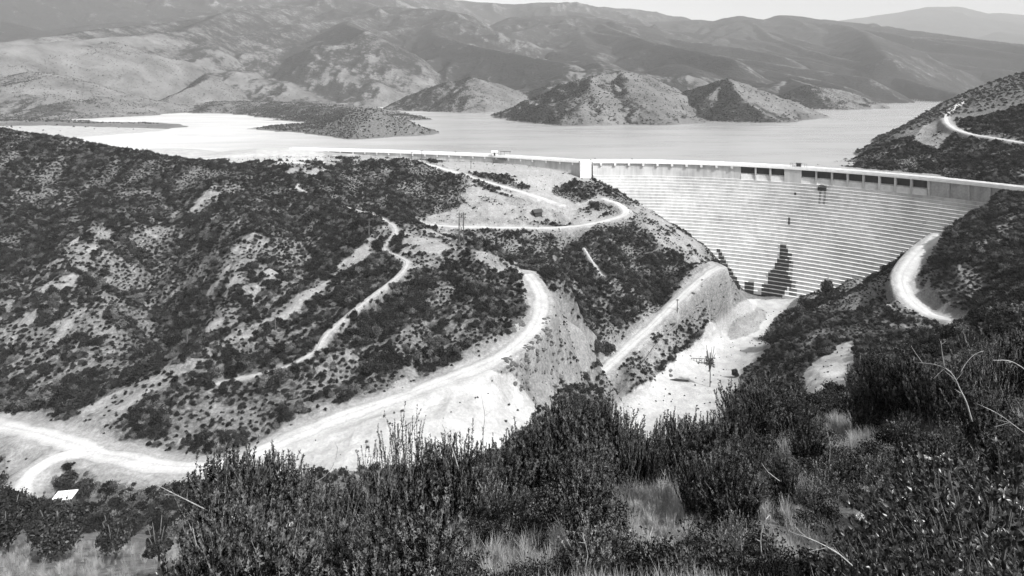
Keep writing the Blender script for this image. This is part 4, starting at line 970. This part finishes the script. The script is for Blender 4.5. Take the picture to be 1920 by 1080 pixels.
# --- small trees
def tree(name, px, d, h, rad, label, seed, group=None, n=9000, leaf=.07, trunk=.35, mat_='tree', sx=1.0, base=None):
    x, y, z = ground_at(px, d) if base is None else base
    o = empty(name, (x, y, z-.1), label, 'tree', group)
    r = np.random.default_rng(seed); ch = h*(1-trunk*.75); mb = MB(); mb.tube([(0,0,-.2),(.06*rad,.02,h*trunk*.6),(.0,.1*rad,h*trunk),(.05*rad,0,h*.75)], .05*h*.5*min(1, 6/h), .012*h, 7)
    V, Fc = clump_cloud(seed, n, leaf/rad, 13, ch/rad*.72, .36, .62); V = V*np.array([rad*sx, rad, rad])+np.array([0,0,h*trunk*.72])
    for k in range(7):
        a = k*.9+r.random(); q = rad*r.uniform(.4,.75); mb.tube([(.02,.05,h*trunk*r.uniform(.7,1.0)),(q*.5*math.cos(a),q*.5*math.sin(a),h*(trunk+.15)),(q*math.cos(a),q*math.sin(a),h*(trunk+r.uniform(.25,.5)))], .018*h*.6, .005*h, 5)
    mb.build('trunk', M['bark'], o, True); link('crown', npmesh('crown', V, Fc, [M[mat_]]), o); return o

# ------------------------------------------------------------------ planting
def top_h(px, ytop, d):
    g = ground_at(px, d); return CZ-(ytop-HY)/F*d-g[2]
def tall(name, key, px, ytop, d, label, group=None, wide=1.0, hmin=.5, hmax=4.5):
    h = min(max(top_h(px, ytop, d), hmin), hmax); return plant(name, key, px, d, h, label, group, wide)
tree('round_oak', 104, 31, 3.6, 1.7, 'broad dark round oak in front of the white roofed shed', 501, n=12000, leaf=.075)
tree('round_oak', 12, 33, 3.6, 1.6, 'dark round oak at the very edge, next to the broadest oak', 502, n=8000, leaf=.075)
tree('round_oak', 215, 30, 3.1, 1.2, 'dark oak between the broadest oak and the small lollipop tree', 503, n=8000, leaf=.07)
tree('lollipop_tree', 296, 22, 2.2, .58, 'small round topped tree on a thin leaning stem over dry grass', 504, n=4500, leaf=.05, trunk=.5)
tree('ragged_tree', 362, 21, 2.7, .62, 'ragged upright small tree beside the bleached stick', 505, n=4500, leaf=.05)
for k_, (px, d, h, rd) in enumerate([(128,93,2.0,2.2),(160,90,2.2,2.4),(-25,90,3.0,3.0)]):
    tree('roadside_bush', px, d, h, rd, 'big dark bush on the slope just below the fork of the canyon road', 520+k_, 'bushes below the road fork', n=2600, leaf=.16, trunk=.12)
tree('young_tree', 1331, 197, 15.5, 2.6, 'thin young tree with a wispy crown on the white canyon floor', 541, n=330, leaf=.28, trunk=.45, mat_='sage')
tree('pointed_tree', 1552, 238, 12.5, 3.6, 'tall pointed dark tree against the foot of the stepped dam', 542, n=2200, leaf=.34, trunk=.15)
for k_, (px, d, h, rd, lab) in enumerate([(1515,243,7,4.2,'round dark tree at the bottom corner of the dam face'),
      (1445,218,7,4.6,'round dark tree at the edge of the white canyon floor'),(1478,214,6.5,4.4,'dark tree just uphill of the round tree by the canyon floor'),(1500,226,5.5,3.6,'dark bushy tree on the bank behind the two trees by the floor'),
      (1140,206,6.5,4.0,'dark tree in the gully beside the valley road'),(1120,202,5.5,3.0,'smaller tree in the gully at the bend of the valley road'),(1378,203,4.2,1.5,'small lone bush on the white canyon floor')]):
    tree('bank_tree', px, d, h, rd, lab, 550+k_, n=2400, leaf=.30, trunk=.12)
# shed with a pale roof below the road fork
x, y, z = ground_at(121, 86)
ws = empty('white_roofed_shed', (x, y, z), 'low shed with a bright white roof just below the road fork', 'shed', rz=.15)
mb = MB(); ws.scale = (.62, .62, .9); mb.box(-1.7,1.7,-1.2,1.2,-.8,1.5); mb.build('shed_wall', M['wood'], ws)
mb = MB(); mb.add([(-2.2,-1.5,1.53),(2.2,-1.5,1.53),(2.2,1.5,1.72),(-2.2,1.5,1.72),(-2.2,-1.5,1.66),(2.2,-1.5,1.66),(2.2,1.5,1.85),(-2.2,1.5,1.85)], [(3,2,1,0),(4,5,6,7),(0,1,5,4),(1,2,6,5),(2,3,7,6),(3,0,4,7)]); mb.build('shed_roof', M['cap'], ws)
tall('needle_shrub','dark0',460,835,15,'large dark needle shrub overlapping the curve of the canyon road', wide=.85)
tall('needle_shrub','dark1',505,868,14,'dense dark shrub just behind the large one on the road curve', wide=1.0)
tall('needle_shrub','dark2',560,905,13,'low dark shrub sloping away from the road curve', wide=1.2)
tall('needle_shrub','wispy0',752,806,9.5,'tall wispy shrub with a pointed top before the pale spoil slope', wide=.75)
tall('needle_shrub','wispy1',712,858,9,'shorter wispy shrub beside the pointed wispy one', wide=.8)
tall('needle_shrub','dark3',858,812,9.5,'very dark bushy shrub with a dead stick through its top', wide=.8)
tall('needle_shrub','dark0',903,836,9.8,'dark shrub at the foot of the tall curved stick', wide=.7)
tall('needle_shrub','dark1',1012,785,11,'spiky dark shrub at the near end of the tallest clump', wide=.8)
tall('needle_shrub','dark2',1075,748,11,'tallest dark feathery shrub at the middle of the clump below the valley road', wide=.85)
tall('needle_shrub','dark3',1130,752,11.5,'feathery shrub in the clump whose top meets the valley road', wide=.85)
tall('needle_shrub','wispy0',1176,790,11,'thin feathery shrub at the edge of the clump by the canyon floor', wide=.8)
tall('needle_shrub','dark0',1258,768,12,'upright dark shrub standing before the white canyon floor', wide=.7)
tall('needle_shrub','dark1',1222,805,11,'lower dark shrub before the white canyon floor', wide=.7)
tall('needle_shrub','dark2',1340,785,8,'black heavy shrub with blunt stems, before the clump at the floor edge', wide=.8)
tall('needle_shrub','dark3',1405,712,19,'dark shrub at the edge where the white floor disappears', wide=1.0)
tall('needle_shrub','dark0',1460,700,20,'dark bushy shrub just before the small white clearing', wide=1.0)
tall('needle_shrub','dark1',1640,668,17,'tall black upright shrub beside the white clearing', wide=.8)
tall('needle_shrub','dark2',1700,660,16,'tall black shrub, second from the white clearing', wide=.8)
tall('needle_shrub','dark3',1745,690,15,'dark shrub behind the forked bleached branch', wide=.8)
tall('needle_shrub','wispy1',1850,640,15,'wispy shrub behind the long diagonal twig', wide=.9)
tall('needle_shrub','dark0',1905,610,16,'dark shrub at the frame edge up the slope', wide=.9)
for k_, (px, yt, d) in enumerate([(425,852,15),(540,885,14),(600,905,12),(655,905,11),(690,880,10),(800,848,10),(835,832,9.7),(945,820,10.5),(985,800,11),(1045,765,11.2),(1105,757,11.3),(1152,768,11.5),(1195,800,11.2),(1290,792,11),(1320,800,9),(1375,748,16),(1435,722,18),(1500,742,18),(1610,720,17),(1665,674,17),(1722,672,16),(1790,684,15),(1820,670,17),(1875,650,18),(1300,850,7),(1360,840,7.5)]):
    tall('needle_shrub', 'dark%d' % (k_ % 4), px, yt, d, 'dark upright needle shrub in the thicket on the near slope', 'dark needle shrubs of the near slope', .85+.1*(k_ % 3))
SIL = ([0,120,260,330,420,520,600,680,760,830,900,960,1010,1080,1180,1230,1290,1360,1400,1480,1520,1580,1640,1700,1800,1950],
       [985,1000,985,960,900,880,915,890,850,850,855,830,800,785,800,825,800,790,735,715,770,760,700,690,690,640])
rp = random.Random(11)
GAPS = [(1245,1000,75,80),(1000,900,45,35),(820,985,40,40),(1180,870,30,30),(1500,1055,60,30),(60,1035,95,45),(250,1005,70,40),(1600,835,45,25),(960,1062,70,25)]
placed = 0; tries = 0
kinds = (['dark%d' % i for i in range(4)]*4+['pale%d' % i for i in range(3)]*4+['wispy0','wispy1'])
cells = {}
while placed < 170 and tries < 9000:
    tries += 1
    d = math.exp(rp.uniform(math.log(3.2), math.log(26))); px = rp.uniform(-60, 1980)
    if px < 340 and d > 9: continue
    if px > 1580 and d < 6: continue
    x = (px-HX)/F*d; ck = (round(x/(.26+.045*d)), round(d/(.30+.045*d)))
    if cells.get(ck): continue
    sil = np.interp(px, *SIL)+rp.uniform(12, 150)*(.6+.8*rp.random())
    key = rp.choice(kinds); hmax = {'d':1.6,'p':.95,'w':1.7}[key[0]]*rp.uniform(.45, 1.05)
    h = min(hmax, top_h(px, sil, d))
    if h < .45: continue
    g = ground_at(px, d); yb = HY+(CZ-g[2])/d*F; ym = yb-h*.5/d*F
    if any(abs(px-gx) < gw+.35*h/d*F and abs(min(yb, 1080)-gy) < gh+40 or (abs(px-gx) < gw and yb > gy and yb-h/d*F < gy+gh*.3) for gx, gy, gw, gh in GAPS): continue
    cells[ck] = 1; placed += 1
    a_ = ('low pale seeding shrub in the thicket on the near slope','pale seeding shrubs of the near slope') if key[0] == 'p' else ('wispy thin stemmed shrub in the thicket on the near slope','wispy shrubs of the near slope') if key[0] == 'w' else ('dark upright needle shrub in the thicket on the near slope','dark needle shrubs of the near slope')
    plant('needle_shrub', key, px, d, h, a_[0], a_[1], rp.uniform(.8, 1.15))
print('SHRUBS', placed, tries)
for px, d, yt, w, lab, v, nf in [(1715,3.7,905,.95,'broadleaf shrub with glossy leaves standing beside the patch of bare grass',0,3),(1850,3.6,860,1.0,'tall glossy broadleaf shrub at the lower corner',1,5),(1775,5.0,850,1.0,'glossy broadleaf shrub behind the two nearest ones, with pale blossom on top',2,6),
      (1900,5.4,815,1.0,'broadleaf shrub under the long diagonal twig',0,5),(1655,3.2,985,.8,'low broadleaf shrub with a white flower head, at the bottom edge',1,5),(1790,2.9,985,.9,'broadleaf shrub with the biggest leaves, lowest at the bottom edge',2,4),(1925,2.9,960,.9,'broadleaf shrub cut by the bottom corner',0,5)]:
    broad(px, d, yt, w, lab, None, v, nf)
for k_, (px, d, yt, lab) in enumerate([(478,6.4,955,'pale flowering broadleaf shrub below the large shrub on the road curve'),(545,6.8,950,'pale flowering broadleaf shrub beside the first one'),(405,6.0,985,'flowering broadleaf shrub near the bleached fork'),(640,5.6,975,'dark broadleaf shrub with scattered white flowers')]):
    broad(px, d, yt, 1.0, lab, None, k_ % 3, 9)
dead_branch('bare_stick', [(906,850,9.3),(906,812,9.3),(909,780,9.3),(905,755,9.3),(902,736,9.3)], .022, 'tall curved dark bare stick rising against the pale spoil slope', 1, 1, 'twig')
dead_branch('bare_stick', [(860,880,9.2),(851,850,9.2),(840,820,9.2),(829,796,9.2)], .03, 'short thick dark stick leaning out of the very dark shrub', 2, 0, 'twig')
dead_branch('dead_branch', [(1822,790,8.5),(1812,755,8.5),(1800,730,8.5),(1788,705,8.5),(1772,690,8.5),(1745,682,8.6),(1718,680,8.7)], .035, 'forked bleached dead branch arching over the dark shrubs', 3, 8)
dead_branch('dead_branch', [(1772,690,8.5),(1768,672,8.5),(1764,640,8.5)], .018, 'upright bleached prong at the fork of the arching branch', 4, 3)
dead_branch('dead_branch', [(1930,700,9),(1912,686,9),(1890,676,9),(1862,676,9)], .028, 'bleached branch reaching in from the frame edge', 5, 3)
dead_branch('dead_branch', [(1935,822,5),(1905,800,5),(1870,775,5),(1832,757,5)], .012, 'long thin diagonal bleached twig above the broadleaf shrubs', 6, 4)
dead_branch('dead_branch', [(1800,700,10),(1812,680,10),(1828,664,10),(1845,658,10)], .018, 'small curved bleached twig beside the arching branch', 7, 1)
dead_branch('dead_branch', [(385,955,11),(345,935,11),(315,920,11),(288,906,11)], .03, 'bare stick leaning from the ragged small tree towards the road', 8, 3, 'twig')
dead_branch('dead_branch', [(383,1075,5),(385,1045,5),(368,1020,5),(362,990,5)], .017, 'pale forked twig low among the flowering shrubs', 9, 4)
dead_branch('dead_branch', [(590,905,10),(612,890,10),(628,865,10),(634,835,10)], .018, 'thin bent pale twig beside the road curve shrubs', 10, 2)
dead_branch('dead_branch', [(1612,1075,3.2),(1575,1040,3.2),(1530,1015,3.2),(1500,1003,3.2)], .012, 'pale dead branch lying over the grass patch', 11, 8)
dead_branch('dead_branch', [(1428,1040,4),(1426,1015,4),(1430,985,4),(1443,965,4)], .014, 'upright pale forked twig in front of the black shrub', 12, 5)
dead_branch('dead_branch', [(1240,925,6),(1244,905,6),(1247,880,6)], .014, 'short pale twig stump at the edge of the bare dirt', 13, 4)
dead_branch('dead_branch', [(1095,1070,4.2),(1102,1040,4.2),(1092,1000,4.2)], .012, 'pale crooked twig above the bottom grass', 14, 3)
dead_branch('dead_branch', [(1555,870,7),(1556,830,7),(1548,800,7)], .012, 'thin upright pale twig between the black shrubs', 15, 1)
dead_branch('dead_branch', [(1462,902,6),(1440,885,6),(1428,868,6)], .014, 'short slanting pale stick in the dark thicket', 16, 0)
# dry grass and low growth on the near slope
def grass_mesh(seed, n=70, h=.35, w=.004):
    r = np.random.default_rng(seed); a = r.uniform(0, 6.28, n); q = r.uniform(0, .12, n); b = np.stack([q*np.cos(a), q*np.sin(a), 0*a], 1); a2 = r.uniform(0, 6.28, n); ln = r.uniform(.05, .45, n)*h; hh = h*r.uniform(.5, 1.1, n)
    mid = b+np.stack([.35*ln*np.cos(a2), .35*ln*np.sin(a2), .6*hh], 1); tip = b+np.stack([ln*np.cos(a2), ln*np.sin(a2), hh], 1); sd = np.stack([-np.sin(a), np.cos(a), 0*a], 1)*w
    V = np.stack([b-sd, b+sd, mid+sd*.8, mid-sd*.8, tip+sd*.15, tip-sd*.15], 1).reshape(-1, 3); i = np.arange(n)[:,None]*6
    return npmesh('grass_tuft', V, np.concatenate([i+np.array([[0,1,2,3]]), i+np.array([[3,2,4,5]])]), [M['grass']])
GR = [grass_mesh(600+i) for i in range(3)]
r = np.random.default_rng(12); gd = np.exp(r.uniform(math.log(2.5), math.log(40), 9000)); gp = r.uniform(-80, 2000, 9000); gx = (gp-HX)/F*gd
gyy = HY+(CZ-T(gx, gd))/gd*F; m = (fbm(gx/.9, gd/.9, 3, 71) > .16)
for g_x, g_y, gw, gh in GAPS: m |= (abs(gp-g_x) < gw*1.3) & (abs(gyy-g_y) < gh*1.4) & (r.random(gp.size) < .8)
gx, gd = gx[m], gd[m]
scatter('dry_grass', gx, gd, T(gx, gd)-.02, r.uniform(.45, 1.0, gx.size)*np.clip(gd/11, .6, 1.6), GR, 13)
ux = np.exp(r.uniform(math.log(4.0), math.log(58), 1500)); up_ = r.uniform(-80, 2000, 1500); uX = (up_-HX)/F*ux; gy_ = HY+(CZ-T(uX, ux))/ux*F
m = np.ones(ux.size, bool)
m &= ~((up_ < 350) & (ux > 12))
for g_x, g_y, gw, gh in GAPS: m &= ~((abs(up_-g_x) < gw*.9) & (abs(gy_-g_y) < gh))
uX, ux = uX[m], ux[m]
UND = [shrub_mesh(700+i, 900, .038, 9, M['needle'], .9) for i in range(4)]
scatter('undergrowth', uX, ux, T(uX, ux)-.03, r.uniform(.18, .42, ux.size)*np.clip(ux/8, .8, 2.6), UND, 14)
def rock_mesh(seed):
    r = np.random.default_rng(seed); bm = __import__('bmesh').new(); __import__('bmesh').ops.create_icosphere(bm, subdivisions=1, radius=1)
    for v in bm.verts: v.co = v.co*float(r.uniform(.6, 1.15)); v.co.z *= .55
    me = bpy.data.meshes.new('rock'); bm.to_mesh(me); bm.free(); me.materials.append(M['rock']); return me
RK = [rock_mesh(i) for i in range(4)]
rx = []; r = np.random.default_rng(31)
for n_, sp_, line in ((330, 1.2, [(800,688,129),(840,672,133),(900,650,139),(975,625,148)]), (120, 1.5, [(955,712,127),(1000,700,134),(1040,690,150)]), (160, 1.3, [(640,745,119),(740,715,122)]), (90, 2.5, [(1150,372,318),(1250,425,290)]), (140, 2.0, [(1330,560,243),(1200,690,196)])):
    D = dense([P(*p) for p in line], .3); q = D[r.integers(0, len(D), n_)]; rx.append(np.stack([q[:,0]+r.normal(0, sp_*.7, n_), q[:,1]+r.normal(0, sp_, n_)], 1))
rx = np.concatenate(rx); scatter('rubble', rx[:,0], rx[:,1], T(rx[:,0], rx[:,1])-.05, r.uniform(.2, 1.0, len(rx))**1.3, RK, 32)
# ------------------------------------------------------------------ air, sky, sun, camera
zt = max(float(FZ.max()), 80)+25
mb = MB(); mb.box(-15200, 15200, -60, 10900, -90, zt)
hm = bpy.data.materials.new('pale_air'); hm.use_nodes = True; nt = hm.node_tree; nt.nodes.remove(nt.nodes['Principled BSDF'])
pv = nt.nodes.new('ShaderNodeVolumePrincipled'); pv.inputs['Color'].default_value = (.97,.97,.97,1); pv.inputs['Density'].default_value = 7.5e-5; pv.inputs['Anisotropy'].default_value = -.2
nt.links.new(pv.outputs[0], nt.nodes['Material Output'].inputs['Volume'])
hz_ = mb.build('haze', hm); tag(hz_, kind='stuff')
sv = np.array([.50,-.46,.73]); sv /= np.linalg.norm(sv)
from mathutils import Vector
sl = bpy.data.lights.new('sun', 'SUN'); sl.energy = 3.7; sl.angle = R(.5); sl.color = (1,.995,.985)
so = bpy.data.objects.new('sun', sl); COL.objects.link(so); so.rotation_euler = Vector(-sv).to_track_quat('-Z', 'Y').to_euler()
w = bpy.data.worlds.new('World'); sc.world = w; w.use_nodes = True; nt = w.node_tree
sky = nt.nodes.new('ShaderNodeTexSky'); sky.sky_type = 'NISHITA'; sky.sun_disc = False; sky.sun_elevation = math.asin(sv[2]); sky.sun_rotation = math.atan2(sv[0], sv[1]); sky.dust_density = 4.0
bw = nt.nodes.new('ShaderNodeRGBToBW'); nt.links.new(sky.outputs[0], bw.inputs[0]); nt.links.new(bw.outputs[0], nt.nodes['Background'].inputs['Color']); nt.nodes['Background'].inputs['Strength'].default_value = .15
cam = bpy.data.cameras.new('camera'); cam.sensor_width = 36; cam.lens = 36*F/1920; cam.shift_y = -(540-HY)/1920; cam.clip_start = .1; cam.clip_end = 40000
co = bpy.data.objects.new('camera', cam); COL.objects.link(co); co.location = (0, 0, CZ); co.rotation_euler = (R(90), 0, 0); sc.camera = co
sc.view_settings.view_transform = 'Standard'; sc.view_settings.look = 'None'; sc.view_settings.exposure = .78; sc.view_settings.gamma = 1
cy = sc.cycles; cy.max_bounces = 5; cy.diffuse_bounces = 3; cy.glossy_bounces = 2; cy.transmission_bounces = 3; cy.volume_bounces = 0; cy.transparent_max_bounces = 8; cy.use_denoising = True
